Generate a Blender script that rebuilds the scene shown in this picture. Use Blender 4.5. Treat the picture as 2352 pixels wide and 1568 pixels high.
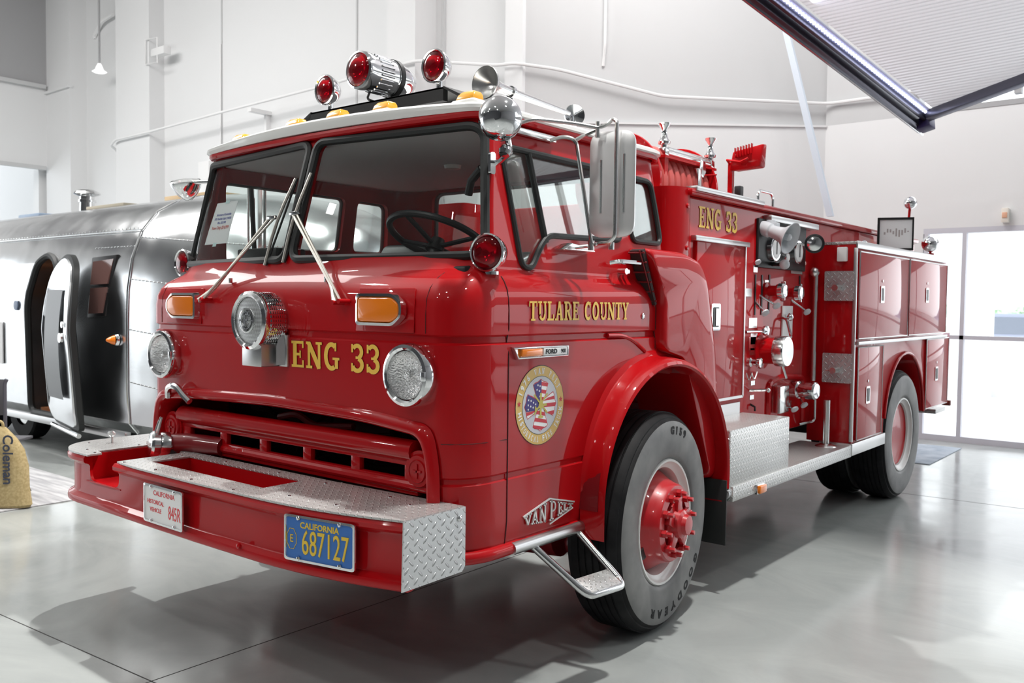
import bpy, bmesh, math, random
from mathutils import Vector, Matrix
PI = math.pi
for o in list(bpy.data.objects): bpy.data.objects.remove(o)
sc = bpy.context.scene
C = sc.collection
# ------------------------------------------------------------------ camera, world, lights, exposure
CAM_F, CAM_YAW, CAM_PITCH, CAM_ROLL = 2038.75, 0.6811328, 0.0433995, 0.0118049
CAM_P = Vector((3.26511, -3.69531, 1.54787))
cd = bpy.data.cameras.new('camera'); cam = bpy.data.objects.new('camera', cd); C.objects.link(cam); sc.camera = cam
fw = Vector((-math.sin(CAM_YAW)*math.cos(CAM_PITCH), math.cos(CAM_YAW)*math.cos(CAM_PITCH), -math.sin(CAM_PITCH)))
rt = Vector((math.cos(CAM_YAW), math.sin(CAM_YAW), 0)); up = rt.cross(fw)
c_, s_ = math.cos(CAM_ROLL), math.sin(CAM_ROLL)
rt2 = rt*c_+up*s_; up2 = up*c_-rt*s_
m3 = Matrix((rt2, up2, -fw)).transposed(); cam.matrix_world = Matrix.Translation(CAM_P) @ m3.to_4x4()
cd.sensor_width = 36; cd.lens = CAM_F/2352*36; cd.clip_end = 200
cd.dof.use_dof = True; cd.dof.focus_distance = 3.5; cd.dof.aperture_fstop = 5.6
w = bpy.data.worlds.new('daylight'); sc.world = w; w.use_nodes = True
bg = w.node_tree.nodes['Background']; bg.inputs[0].default_value = (0.93, 0.97, 1.0, 1); bg.inputs[1].default_value = 3.6
vs = sc.view_settings; vs.view_transform = 'Standard'; vs.look = 'None'; vs.gamma = 1; vs.use_curve_mapping = False
vs.exposure = -0.38
def lamp(name, kind, loc, target, energy, col=(1, 1, 1), size=1.0, sy=None, angle=None):
    d = bpy.data.lights.new(name, kind); d.energy = energy; d.color = col
    if kind == 'AREA':
        d.shape = 'RECTANGLE'; d.size = size; d.size_y = sy or size
    elif kind == 'SUN': d.angle = angle or .01
    else: d.shadow_soft_size = size
    if kind == 'SPOT': d.spot_size = 1.5; d.spot_blend = .5
    o = bpy.data.objects.new(name, d); C.objects.link(o); o.location = loc
    o.rotation_euler = (Vector(target)-Vector(loc)).to_track_quat('-Z', 'Y').to_euler()
    return o
# ceiling spots and downlights, then added area fills; daylight enters by the windows
lamp('ceiling_spot_right', 'SPOT', (2.1, .3, 7.2), (.9, -.4, 0), 2100, (1, .985, .95), .16)
lamp('ceiling_spot_left', 'SPOT', (-2.25, .33, 7.2), (-1.0, -1.4, 0), 1900, (1, .985, .95), .06)
for k_, (x_, y_) in enumerate(((-5.5, -3), (-2, -7.5), (1.5, -5.5), (4.5, -9), (-9, -8), (4.8, -1.5), (-4, -11))): lamp('ceiling_downlight', 'AREA', (x_, y_, 7.3), (x_*.6, y_*.5, 0), 78, (1, .99, .96), .34)
lamp('added_fill_back', 'AREA', (-10, -1.5, 7.6), (-10, 1, 0), 760, (1, .98, .96), 8, 2.6)  # added fill that brightens the left and back walls, not a fitting
lamp('added_fill_far', 'AREA', (-1, 3.6, 7.3), (-.6, 6.8, 2), 250, (1, .98, .96), 3, 2)  # added fill aimed at the angled and right walls
lamp('added_fill_ceiling', 'AREA', (-8, -2, 6.6), (-8, -2, 8), 320, (1, .99, .97), 8, 6)  # added fill that lightens the ceiling for the trailer skin to reflect

# ------------------------------------------------------------------ materials
def mat(name, col=(.8, .8, .8), rough=.5, metal=0., coat=0., emit=None, es=1., trans=0., ior=1.45, alpha=1., spec=.5):
    m = bpy.data.materials.new(name); m.use_nodes = True; b = m.node_tree.nodes['Principled BSDF']
    b.inputs['Base Color'].default_value = (*col, 1); b.inputs['Roughness'].default_value = rough
    b.inputs['Metallic'].default_value = metal; b.inputs['Coat Weight'].default_value = coat
    b.inputs['Coat Roughness'].default_value = .03; b.inputs['IOR'].default_value = ior
    b.inputs['Transmission Weight'].default_value = trans; b.inputs['Alpha'].default_value = alpha
    b.inputs['Specular IOR Level'].default_value = spec
    if emit: b.inputs['Emission Color'].default_value = (*emit, 1); b.inputs['Emission Strength'].default_value = es
    return m
def nodes(m): return m.node_tree.nodes, m.node_tree.links, m.node_tree.nodes['Principled BSDF']
def noise_var(m, scale, c0, c1, detail=4, lo=.35, hi=.65, rough=None, coord='Object', stretch=None):
    N, L, b = nodes(m); tc = N.new('ShaderNodeTexCoord'); no = N.new('ShaderNodeTexNoise'); cr = N.new('ShaderNodeValToRGB')
    no.inputs['Scale'].default_value = scale; no.inputs['Detail'].default_value = detail
    src = tc.outputs[coord]
    if stretch:
        mp = N.new('ShaderNodeMapping'); mp.inputs['Scale'].default_value = stretch; L.new(src, mp.inputs[0]); src = mp.outputs[0]
    L.new(src, no.inputs['Vector']); L.new(no.outputs['Fac'], cr.inputs[0]); L.new(cr.outputs[0], b.inputs['Base Color'])
    e = cr.color_ramp.elements; e[0].position = lo; e[1].position = hi; e[0].color = (*c0, 1); e[1].color = (*c1, 1)
    if rough:
        mr = N.new('ShaderNodeMapRange'); L.new(no.outputs['Fac'], mr.inputs[0]); mr.inputs[1].default_value = lo; mr.inputs[2].default_value = hi
        mr.inputs[3].default_value, mr.inputs[4].default_value = rough; L.new(mr.outputs[0], b.inputs['Roughness'])
    return no
RED = mat('red_paint', (.43, .0030, .006), .42, 0, .62, spec=.10)
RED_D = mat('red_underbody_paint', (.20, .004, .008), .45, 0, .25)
RED_B = mat('red_hub_paint', (.47, .008, .014), .35, 0, .5)
WHITE = mat('white_roof_paint', (.82, .82, .80), .3, 0, .6)
CHROME = mat('chrome', (.78, .79, .80), .06, 1)
STEEL = mat('stainless_steel', (.74, .74, .73), .26, 1)
POLISH = mat('brushed_aluminium_trim', (.60, .60, .60), .32, 1)
BLACK = mat('black_paint', (.012, .012, .013), .4)
RUBBER = mat('black_rubber_seal', (.018, .020, .020), .5)
VINYL = mat('black_seat_vinyl', (.015, .016, .018), .45)
def glassmat(name, tint, refl=1.0):
    m = bpy.data.materials.new(name); m.use_nodes = True; N = m.node_tree.nodes; L = m.node_tree.links; N.remove(N['Principled BSDF'])
    tr = N.new('ShaderNodeBsdfTransparent'); tr.inputs[0].default_value = (*tint, 1); gl = N.new('ShaderNodeBsdfGlossy'); gl.inputs['Roughness'].default_value = .0
    fr = N.new('ShaderNodeFresnel'); fr.inputs[0].default_value = 1.5; mx = N.new('ShaderNodeMixShader'); ge = N.new('ShaderNodeNewGeometry'); ml = N.new('ShaderNodeMath'); ml.operation = 'MULTIPLY'
    ml.inputs[1].default_value = refl; L.new(fr.outputs[0], ml.inputs[0]); L.new(ml.outputs[0], mx.inputs[0]); L.new(tr.outputs[0], mx.inputs[1]); L.new(gl.outputs[0], mx.inputs[2]); df = N.new('ShaderNodeBsdfDiffuse'); df.inputs[0].default_value = (.8, .82, .82, 1); m2 = N.new('ShaderNodeMixShader'); m2.inputs[0].default_value = .012
    L.new(mx.outputs[0], m2.inputs[1]); L.new(df.outputs[0], m2.inputs[2]); L.new(m2.outputs[0], N['Material Output'].inputs[0])
    return m
GLASS = glassmat('window_glass', (.95, .985, .975), .55)
AMBER = mat('amber_lens', (.90, .22, .008), .12, 0, .8)
AMBER_R = mat('amber_roof_lens', (.90, .42, .03), .2, 0, .4, trans=.2)
REDLENS = mat('red_glass_lens', (.42, .001, .008), .04, 0, .6, trans=.8, ior=1.25)
GOLD = mat('gold_leaf_lettering', (.92, .58, .09), .4)
INKBLACK = mat('black_lettering', (.01, .01, .012), .5)
PLWHITE = mat('white_plate_paint', (.92, .92, .92), .4)
PLRED = mat('red_plate_lettering', (.75, .05, .06), .4)
PLBLUE = mat('blue_plate_paint', (.03, .16, .52), .35, 0, .3)
PLYEL = mat('yellow_plate_lettering', (.85, .58, .06), .4)
PAPER = mat('white_paper', (.86, .86, .87), .6)
LINER = mat('grey_headliner', (.78, .78, .79), .7)
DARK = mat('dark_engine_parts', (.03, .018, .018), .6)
ALU = mat('polished_aluminium', (.72, .73, .73), .16, 1)
GREYP = mat('grey_horn_plastic', (.55, .57, .60), .35)
RIMW = mat('white_rim_paint', (.70, .70, .68), .35, 0, .3)
LAMPGL = mat('clear_lens_glass', (.92, .95, .95), .03, 0, .5, trans=.75, ior=1.3)
REFL = mat('lamp_reflector', (.75, .76, .76), .12, 1)

MIRB = mat('bright_mirror_back', (.86, .86, .86), .42, .8); SILV = mat('silver_badge_metal', (.70, .70, .69), .35, .35)
WIPM = mat('satin_wiper_metal', (.66, .63, .57), .35, .85)
REFL2 = mat('headlight_reflector', (.88, .88, .88), .16, .82)
HLENS = mat('ribbed_headlight_glass', (1, 1, 1), .0, trans=1, ior=1.12)
def ribs(m, sc_, st):
    N, L, b = nodes(m); tc = N.new('ShaderNodeTexCoord'); mp = N.new('ShaderNodeMapping'); mp.inputs['Scale'].default_value = sc_; vo = N.new('ShaderNodeTexVoronoi'); bu_ = N.new('ShaderNodeBump')
    bu_.inputs['Strength'].default_value = st; bu_.inputs['Distance'].default_value = .004; L.new(tc.outputs['Object'], mp.inputs[0]); L.new(mp.outputs[0], vo.inputs[0]); L.new(vo.outputs[0], bu_.inputs['Height']); L.new(bu_.outputs[0], b.inputs['Normal'])
ribs(HLENS, (70, 70, 25), .22); ribs(REFL2, (28, 28, 28), .8)
def smooth_rubber():
    m = mat('tyre_rubber', (.022, .022, .023), .62, spec=.22); N, L, b = nodes(m)
    noise_var(m, 9, (.006, .006, .007), (.016, .016, .017), 5)
    return m
TYRE = smooth_rubber()
TYRE_G = mat('scuffed_sidewall_rubber', (.12, .12, .12), .5); noise_var(TYRE_G, 5, (.12, .12, .122), (.21, .21, .205), 5)
TYRE_T = mat('sidewall_lettering_rubber', (.015, .015, .016), .6, spec=.2)
def diamond(name, col, p, rough, bump):
    m = mat(name, col, rough, .6); N, L, b = nodes(m)
    uv = N.new('ShaderNodeUVMap'); sp = N.new('ShaderNodeSeparateXYZ'); L.new(uv.outputs[0], sp.inputs[0])
    def M(op, a, bb=None):
        n = N.new('ShaderNodeMath'); n.operation = op
        for i, v in enumerate((a, bb)):
            if v is None: continue
            if isinstance(v, (int, float)): n.inputs[i].default_value = v
            else: L.new(v, n.inputs[i])
        return n.outputs[0]
    u, v = sp.outputs[0], sp.outputs[1]
    a = M('DIVIDE', M('ADD', u, v), p); c = M('DIVIDE', M('SUBTRACT', u, v), p)
    par = M('MODULO', M('ABSOLUTE', M('ADD', M('FLOOR', a), M('FLOOR', c))), 2)
    fa = M('SUBTRACT', M('FRACT', a), .5); fc = M('SUBTRACT', M('FRACT', c), .5)
    def ell(x, y): return M('ADD', M('POWER', M('DIVIDE', M('ABSOLUTE', x), .46), 2), M('POWER', M('DIVIDE', M('ABSOLUTE', y), .15), 2))
    e1, e2 = ell(fa, fc), ell(fc, fa)
    d = M('ADD', M('MULTIPLY', e1, M('SUBTRACT', 1, par)), M('MULTIPLY', e2, par))
    h = M('MAXIMUM', M('SUBTRACT', 1, d), 0); h = M('POWER', h, .5)
    bp = N.new('ShaderNodeBump'); bp.inputs['Strength'].default_value = 1.0; bp.inputs['Distance'].default_value = bump
    L.new(h, bp.inputs['Height']); L.new(bp.outputs[0], b.inputs['Normal'])
    return m
DIAMOND = diamond('diamond_plate_aluminium', (.60, .61, .62), .045, .30, .007)
DIAMOND_F = diamond('fine_diamond_plate_aluminium', (.60, .60, .59), .034, .30, .005)
def mesh_grille():
    m = mat('perforated_chrome', (.6, .6, .6), .42, .7); N, L, b = nodes(m)
    uv = N.new('ShaderNodeUVMap'); mp = N.new('ShaderNodeMapping'); mp.inputs['Scale'].default_value = (1, 1, 1); mp.inputs['Rotation'].default_value = (0, 0, .785)
    ck = N.new('ShaderNodeTexChecker'); ck.inputs['Scale'].default_value = 260; ck.inputs[1].default_value = (.85, .86, .87, 1); ck.inputs[2].default_value = (.22, .22, .22, 1)
    L.new(uv.outputs[0], mp.inputs[0]); L.new(mp.outputs[0], ck.inputs[0]); L.new(ck.outputs[0], b.inputs['Base Color'])
    return m
GRILLE = mesh_grille()

# ------------------------------------------------------------------ mesh helpers
class MB:
    def __init__(s): s.v = []; s.f = []
    def add(s, vs_, fs):
        n = len(s.v); s.v += [tuple(x) for x in vs_]; s.f += [tuple(i+n for i in f) for f in fs]; return s
    def box(s, x0, x1, y0, y1, z0, z1, M=None):
        P = [Vector((x, y, z)) for x in (x0, x1) for y in (y0, y1) for z in (z0, z1)]
        if M: P = [M @ p for p in P]
        return s.add(P, [(0, 1, 3, 2), (4, 6, 7, 5), (0, 4, 5, 1), (2, 3, 7, 6), (0, 2, 6, 4), (1, 5, 7, 3)])
    def hexa(s, P): return s.add(P, [(0, 1, 2, 3), (7, 6, 5, 4), (0, 4, 5, 1), (1, 5, 6, 2), (2, 6, 7, 3), (3, 7, 4, 0)])
    def loft(s, rings, closed=True, cap0=True, cap1=True):
        n = len(rings[0]); V = [p for r in rings for p in r]; F = []
        for i in range(len(rings)-1):
            for j in range(n if closed else n-1):
                k = (j+1) % n; F.append((i*n+j, i*n+k, (i+1)*n+k, (i+1)*n+j))
        if closed and cap0: F.append(tuple(range(n))[::-1])
        if closed and cap1: F.append(tuple((len(rings)-1)*n+j for j in range(n)))
        return s.add(V, F)
    def lathe(s, prof, o, ax, n=32, cap0=False, cap1=False):   # prof: (radius, height along ax)
        o, ax = Vector(o), Vector(ax).normalized(); u = ax.orthogonal().normalized(); v = ax.cross(u)
        return s.loft([[o+ax*h+(u*math.cos(2*PI*j/n)+v*math.sin(2*PI*j/n))*max(r, 1e-5) for j in range(n)] for r, h in prof], True, cap0, cap1)
    def cyl(s, a, b, r, r2=None, n=20):
        a, b = Vector(a), Vector(b); return s.lathe([(r, 0), (r if r2 is None else r2, (b-a).length)], a, b-a, n, True, True)
    def tube(s, pts, r, n=10, rad=None, closed=False):
        pts = [Vector(p) for p in pts]
        if rad: pts = fillet(pts, rad, closed)
        rings = []; u = None; N = len(pts)
        for i, p in enumerate(pts):
            t = ((pts[(i+1) % N] if closed or i < N-1 else p)-(pts[i-1] if closed or i > 0 else p)).normalized()
            if u is None: u = t.orthogonal().normalized()
            u = (u-t*u.dot(t)).normalized(); v = t.cross(u)
            rr = r(i/(N-1)) if callable(r) else r
            rings.append([p+(u*math.cos(2*PI*j/n)+v*math.sin(2*PI*j/n))*rr for j in range(n)])
        if closed: rings.append(rings[0])
        return s.loft(rings, True, not closed, not closed)
    def prism(s, poly, fr, d0, d1):      # poly in 2D, fr(u,v,d)->3D
        a = [fr(u, v, d0) for u, v in poly]; b = [fr(u, v, d1) for u, v in poly]; return s.loft([a, b])
    def grid(s, fn, nu, nv):
        V = [fn(i/nu, j/nv) for i in range(nu+1) for j in range(nv+1)]
        return s.add(V, [(i*(nv+1)+j, (i+1)*(nv+1)+j, (i+1)*(nv+1)+j+1, i*(nv+1)+j+1) for i in range(nu) for j in range(nv)])
    def sphere(s, c, r, n=20, sx=1, sy=1, sz=1):
        k = n//2
        return s.loft([[Vector(c)+Vector((sx*r*math.sin(PI*i/k)*math.cos(2*PI*j/n), sy*r*math.sin(PI*i/k)*math.sin(2*PI*j/n), sz*r*math.cos(PI*i/k)))
                        for j in range(n)] for i in [.02]+list(range(1, k))+[k-.02]])
    def mesh(s, name, bevel=0, seg=2, ang=35, clean=True):
        me = bpy.data.meshes.new(name); bm = bmesh.new()
        vv = [bm.verts.new(p) for p in s.v]
        for f in s.f:
            try: bm.faces.new([vv[i] for i in f])
            except ValueError: pass
        if clean: bmesh.ops.remove_doubles(bm, verts=bm.verts, dist=1e-5)
        bmesh.ops.recalc_face_normals(bm, faces=bm.faces)
        finish(bm, me, bevel, seg, ang); return me
    def build(s, name, m, parent=None, bevel=0, seg=2, ang=35, clean=True):
        return link(name, s.mesh(name, bevel, seg, ang, clean), m, parent)
def finish(bm, me, bevel=0, seg=2, ang=35):
    if bevel:
        es = [e for e in bm.edges if len(e.link_faces) == 2 and e.calc_face_angle(0) > .6]
        bmesh.ops.bevel(bm, geom=es, offset=bevel, segments=seg, profile=.5, affect='EDGES', clamp_overlap=True)
    for f in bm.faces: f.smooth = True
    for e in bm.edges:
        if len(e.link_faces) != 2 or e.calc_face_angle(0) > math.radians(ang): e.smooth = False
    uv = bm.loops.layers.uv.verify()
    for f in bm.faces:
        n = f.normal; a = max(range(3), key=lambda i: abs(n[i]))
        for l in f.loops:
            c = l.vert.co; l[uv].uv = (c.y, c.z) if a == 0 else (c.x, c.z) if a == 1 else (c.x, c.y)
    bm.to_mesh(me); bm.free()
def link(name, me, m, parent=None):
    o = bpy.data.objects.new(name, me); C.objects.link(o)
    if m and not me.materials: me.materials.append(m)
    if parent:
        o.parent = parent; q = parent; off = Vector((0, 0, 0))
        while q: off += q.location; q = q.parent
        o.location = -off
    return o
def fillet(pts, rad, closed=False, k=5):
    out = [] if closed else [pts[0]]; N = len(pts)
    for i in (range(N) if closed else range(1, N-1)):
        p, a, b = pts[i], pts[i-1], pts[(i+1) % N]
        d1, d2 = (a-p), (b-p); r = min(rad, d1.length*.49, d2.length*.49); q1, q2 = p+d1.normalized()*r, p+d2.normalized()*r
        for j in range(k+1):
            t = j/k; out.append(q1*(1-t)**2+p*2*t*(1-t)+q2*t*t)
    if not closed: out.append(pts[-1])
    return out
def fil2(poly, rad, k=5): return [(p.x, p.y) for p in fillet([Vector((a, b, 0)) for a, b in poly], rad, True, k)]
def rrect(w_, h_, r, cx=0, cy=0, k=5): return fil2([(cx-w_/2, cy-h_/2), (cx+w_/2, cy-h_/2), (cx+w_/2, cy+h_/2), (cx-w_/2, cy+h_/2)], r, k)
def boolean(o, cutters, op='DIFFERENCE'):
    for c in cutters:
        md = o.modifiers.new('b', 'BOOLEAN'); md.operation = op; md.object = c; md.solver = 'EXACT'
    dg = bpy.context.evaluated_depsgraph_get(); me2 = bpy.data.meshes.new_from_object(o.evaluated_get(dg))
    o.modifiers.clear(); m = o.data.materials[0] if o.data.materials else None
    bm = bmesh.new(); bm.from_mesh(me2); me3 = bpy.data.meshes.new(o.name)
    bmesh.ops.remove_doubles(bm, verts=bm.verts, dist=1e-4)
    finish(bm, me3, 0, 2, 30); me3.materials.append(m); o.data = me3
    for c in cutters: bpy.data.objects.remove(c)
    return o
def empty(name, loc, label, cat, group=None, rz=0):
    o = bpy.data.objects.new(name, None); C.objects.link(o); o.location = loc; o.rotation_euler = (0, 0, rz)
    return tag(o, label, cat, group)
def tag(o, label, cat, group=None):
    if o.type == 'MESH' and not o.parent and not o.children:
        V = [v.co for v in o.data.vertices]; c = Vector(((min(v.x for v in V)+max(v.x for v in V))/2, (min(v.y for v in V)+max(v.y for v in V))/2, min(v.z for v in V)))
        o.data.transform(Matrix.Translation(-c)); o.location = c
    o['label'] = label; o['category'] = cat
    if group: o['group'] = group
    return o
def lab(o, label): o['label'] = label; return o
def struct(name, mb, m, bevel=0):
    o = mb.build(name, m, None, bevel); o['kind'] = 'structure'; return o
def shade(o, *ms):
    for m in ms: o.data.materials.append(m)
    return o
# text: font outlines as thin solid letters laid on a surface; fr(u,v,d)->3D
def text_mesh(s, size, align='CENTER', ext=.0, sx=1., bold=0.):
    cu = bpy.data.curves.new('t', 'FONT'); cu.body = s; cu.size = size; cu.align_x = align; cu.align_y = 'CENTER'; cu.extrude = 0; cu.resolution_u = 3; cu.offset = bold
    o = bpy.data.objects.new('t', cu); C.objects.link(o); dg = bpy.context.evaluated_depsgraph_get()
    me = bpy.data.meshes.new_from_object(o.evaluated_get(dg)); bpy.data.objects.remove(o); bpy.data.curves.remove(cu)
    V = [(v.co.x*sx, v.co.y) for v in me.vertices]; F = [tuple(p.vertices) for p in me.polygons]; bpy.data.meshes.remove(me)
    return V, F
def text(mb, s, size, fr, th=.002, align='CENTER', sx=1., bold=0.):
    V, F = text_mesh(s, size, align, 0, sx, bold)
    n = len(V); vv = [fr(u, v, th) for u, v in V]+[fr(u, v, 0) for u, v in V]; ff = list(F)
    cnt = {}
    for f in F:
        for i in range(len(f)):
            a, b = f[i], f[(i+1) % len(f)]; cnt[(a, b)] = 1
    for a, b in cnt:
        if (b, a) not in cnt: ff.append((a, a+n, b+n, b))
    return mb.add(vv, ff)
# slab-serif show-card letters, built from strokes (unit height 1)
def arc(cx, cy, rx, ry, a0, a1, n=10): return [(cx+rx*math.cos(math.radians(a0+(a1-a0)*i/n)), cy+ry*math.sin(math.radians(a0+(a1-a0)*i/n))) for i in range(n+1)]
W1, W2, SR = .19, .085, .10
GL = {
 'E': (.66, [([(.17, 0), (.17, 1)], W1), ([(0, .05), (.62, .05)], .10), ([(0, .95), (.62, .95)], .10), ([(.58, .0), (.58, .28)], .08), ([(.58, 1), (.58, .74)], .08), ([(.2, .5), (.46, .5)], .10), ([(.44, .36), (.44, .64)], .07)]),
 'N': (.78, [([(.14, 0), (.14, 1)], .12), ([(.64, 0), (.64, 1)], .12), ([(.13, .96), (.64, .02)], .19), ([(0, .05), (.30, .05)], .10), ([(0, .95), (.22, .95)], .10), ([(.48, .95), (.78, .95)], .10)]),
 'G': (.74, [(arc(.37, .5, .27, .44, 52, 300, 18), .17), ([(.60, .42), (.60, .06)], .15), ([(.42, .42), (.74, .42)], .09), ([(.56, 1), (.56, .70)], .08)]),
 '3': (.60, [(arc(.27, .73, .19, .22, 150, -70, 12), .15), (arc(.27, .27, .21, .22, 78, -165, 12), .16), ([(.05, 1), (.05, .70)], .08), ([(.04, .02), (.04, .32)], .08), ([(.20, .52), (.34, .52)], .09)]),
 'T': (.70, [([(.35, 0), (.35, 1)], W1), ([(0, .95), (.70, .95)], .10), ([(.04, 1), (.04, .72)], .08), ([(.66, 1), (.66, .72)], .08), ([(.16, .05), (.54, .05)], .10)]),
 'U': (.76, [([(.17, 1), (.17, .28)]+arc(.38, .30, .21, .24, 180, 360, 10)+[(.61, .3), (.61, 1)], .14), ([(0, .95), (.34, .95)], .10), ([(.46, .95), (.76, .95)], .10)]),
 'L': (.62, [([(.17, 0), (.17, 1)], W1), ([(0, .05), (.58, .05)], .10), ([(0, .95), (.36, .95)], .10), ([(.55, .0), (.55, .32)], .08)]),
 'A': (.78, [([(.15, 0), (.38, 1)], .11), ([(.40, 1), (.63, 0)], .18), ([(.22, .33), (.58, .33)], .09), ([(0, .05), (.30, .05)], .10), ([(.48, .05), (.78, .05)], .10)]),
 'R': (.74, [([(.17, 0), (.17, 1)], W1), ([(0, .95), (.36, .95)]+arc(.36, .73, .19, .22, 90, -90, 10)+[(.2, .51)], .11), ([(.38, .5), (.58, .05)], .17), ([(0, .05), (.34, .05)], .10), ([(.5, .05), (.74, .05)], .10)]),
 'C': (.70, [(arc(.36, .5, .26, .44, 52, 308, 18), .17), ([(.56, 1), (.56, .68)], .08), ([(.58, .14), (.58, .30)], .06)]),
 'O': (.72, [(arc(.36, .5, .26, .44, 0, 360, 24), .17)]),
 'Y': (.74, [([(.37, 0), (.37, .48)], .17), ([(.12, .97), (.37, .44)], .16), ([(.62, .97), (.38, .44)], .11), ([(0, .95), (.30, .95)], .10), ([(.46, .95), (.74, .95)], .10), ([(.20, .05), (.54, .05)], .10)]),
 'V': (.74, [([(.12, .97), (.37, .02)], .17), ([(.62, .97), (.38, .02)], .11), ([(0, .95), (.30, .95)], .10), ([(.46, .95), (.74, .95)], .10)]),
 'P': (.68, [([(.17, 0), (.17, 1)], W1), ([(0, .95), (.36, .95)]+arc(.36, .71, .19, .24, 90, -90, 10)+[(.2, .47)], .11), ([(0, .05), (.36, .05)], .10)]),
 ' ': (.38, [])}
def stroke(pts, w_, grow=0.):
    pts = [Vector((a, b)) for a, b in pts]; out = []; n = len(pts); L_, R_ = [], []
    for i, p in enumerate(pts):
        a = pts[i]-pts[i-1] if i else pts[1]-pts[0]; b = pts[i+1]-pts[i] if i < n-1 else a
        t = (a.normalized()+b.normalized()); t = t.normalized() if t.length > 1e-6 else a.normalized()
        nn = Vector((-t.y, t.x)); q = p
        if i == 0: q = p-t*grow
        if i == n-1: q = p+t*grow
        L_.append(q+nn*(w_/2+grow)); R_.append(q-nn*(w_/2+grow))
    return L_, R_
def slab(mb, s, h, width, fr, grow=0., th=.0015, track=.08):
    tot = sum(GL[c][0]+track for c in s)-track; k = width/tot; x = 0; lay = 0
    for c in s:
        for pts, w_ in GL[c][1]:
            L_, R_ = stroke(pts, w_, grow); lay += 1; e = th+(lay % 7)*.00008
            V = [fr((x+p.x)*k, p.y*h, e) for p in L_]+[fr((x+p.x)*k, p.y*h, e) for p in R_]; n = len(L_)
            mb.add(V, [(i, i+1, n+i+1, n+i) for i in range(n-1)])
        x += GL[c][0]+track

# ------------------------------------------------------------------ the hall
def floor_mat():
    m = mat('sealed_grey_concrete', (.30, .32, .31), .14, 0, .0); N, L, b = nodes(m)
    no = noise_var(m, .9, (.31, .33, .325), (.39, .41, .40), 9, .3, .7, rough=(.10, .22), stretch=(1, 1.6, 1)); no.inputs['Distortion'].default_value = 1.6; no.inputs['Roughness'].default_value = .62
    b.inputs['Specular IOR Level'].default_value = .55
    return m
FLOOR = floor_mat()
WALL = mat('white_painted_wall', (.80, .805, .81), .7); JOINT = mat('dark_joint_filler', (.05, .05, .05), .8)
WALL2 = mat('light_grey_painted_wall', (.60, .605, .61), .7); FRAME = mat('pale_window_frame', (.62, .62, .68), .5)
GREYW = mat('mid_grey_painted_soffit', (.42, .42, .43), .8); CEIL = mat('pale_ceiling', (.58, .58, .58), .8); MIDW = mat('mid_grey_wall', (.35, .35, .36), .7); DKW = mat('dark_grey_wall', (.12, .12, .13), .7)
struct('floor', MB().box(-24, 16, -14, 40, -.2, 0), FLOOR)
def strip(name, a, b, w_, h, m, z0=0):
    a, b = Vector(a), Vector(b); d = (b-a).normalized(); n = Vector((-d.y, d.x, 0))*w_/2; mb = MB()
    mb.hexa([a-n, b-n, b+n, a+n, a-n+Vector((0, 0, h)), b-n+Vector((0, 0, h)), b+n+Vector((0, 0, h)), a+n+Vector((0, 0, h))]); return struct(name, mb, m)
for i, (a, b) in enumerate((((-1.357-2.6, -1.941-.165, 0), (5, -1.54, 0)), ((-.07, -4.9, 0), (-.105, 3.80, 0)), ((-10, 3.62, 0), (9, 4.50-.1, 0)))):
    strip('trim_%d' % (i+1), a, b, .006, .0006, JOINT)
def wall(name, a, b, z0, z1, th=.25, m=WALL):
    a, b = Vector((*a, 0)), Vector((*b, 0)); d = (b-a).normalized(); n = Vector((-d.y, d.x, 0))*th
    P = [a, b, b+n, a+n]; return struct(name, MB().hexa([p+Vector((0, 0, z0)) for p in P]+[p+Vector((0, 0, z1)) for p in P]), m)
# left wall with its tall window, the back wall with pilasters, the angled wall and the glass front
wall('wall_left_upper', (-16.7, -14), (-16.7, 5), 6.06, 8, m=GREYW); wall('wall_left', (-16.7, -14), (-16.7, 5), 4.36, 6.06)
wall('wall_left_pier', (-16.9, 4.85), (-16.9, 5.2), 0, 8)
for k, y in enumerate((-10, -5.0, 0)): wall('wall_left_pier', (-16.7, y), (-16.7, y+.3), 0, 4.36)
struct('trim_4', MB().box(-16.72, -16.62, -14, 4.9, 4.28, 4.36).box(-16.72, -16.60, -14, 4.9, 6.0, 6.08), WALL2)
wall('wall_back', (-24, 5.3), (-3.67, 5.3), 2.62, 8); wall('wall_back_lower', (-24, 5.3), (-8.6, 5.3), 0, 2.62); wall('wall_back_lower', (-5.2, 5.3), (-3.67, 5.3), 0, 2.62)
struct('window_20', MB().box(-8.6, -5.2, 5.32, 5.40, 2.50, 2.62).box(-8.6, -5.2, 5.3, 5.4, 0, .08).box(-7.72, -7.66, 5.32, 5.4, .08, 2.5).box(-6.62, -6.56, 5.32, 5.4, .08, 2.5), FRAME)
for n, (x0, x1, dy, z0) in enumerate(((-16.6, -14.0, .0, 0), (-13.8, -12.55, 0.0, 0), (-6.0, -5.45, .1, 0), (-3.95, -3.67, .0, 0))):
    if n == 0: struct('wall_back_pilaster', MB().box(-16.75, -15.62, 4.95, 5.3, 0, 8), WALL); continue
    struct('wall_back_pilaster', MB().box(x0, x1, 5.0-dy, 5.3, 0, 8), WALL)
struct('trim_5', MB().box(-10.65, -10.62, 5.285, 5.3, 0, 8), WALL2); struct('trim_6', MB().box(-7.10, -7.07, 5.285, 5.3, 0, 8), WALL2)
struct('trim_7', MB().box(-5.3, -5.26, 5.27, 5.3, 0, 8), WALL2)
struct('trim_8', MB().box(-16.75, -15.6, 4.9, 5.0, 5.9, 5.95), WALL)
wall('wall_angled', (-3.67, 5.0), (-.763, 7.45), 0, 3.8)
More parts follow.
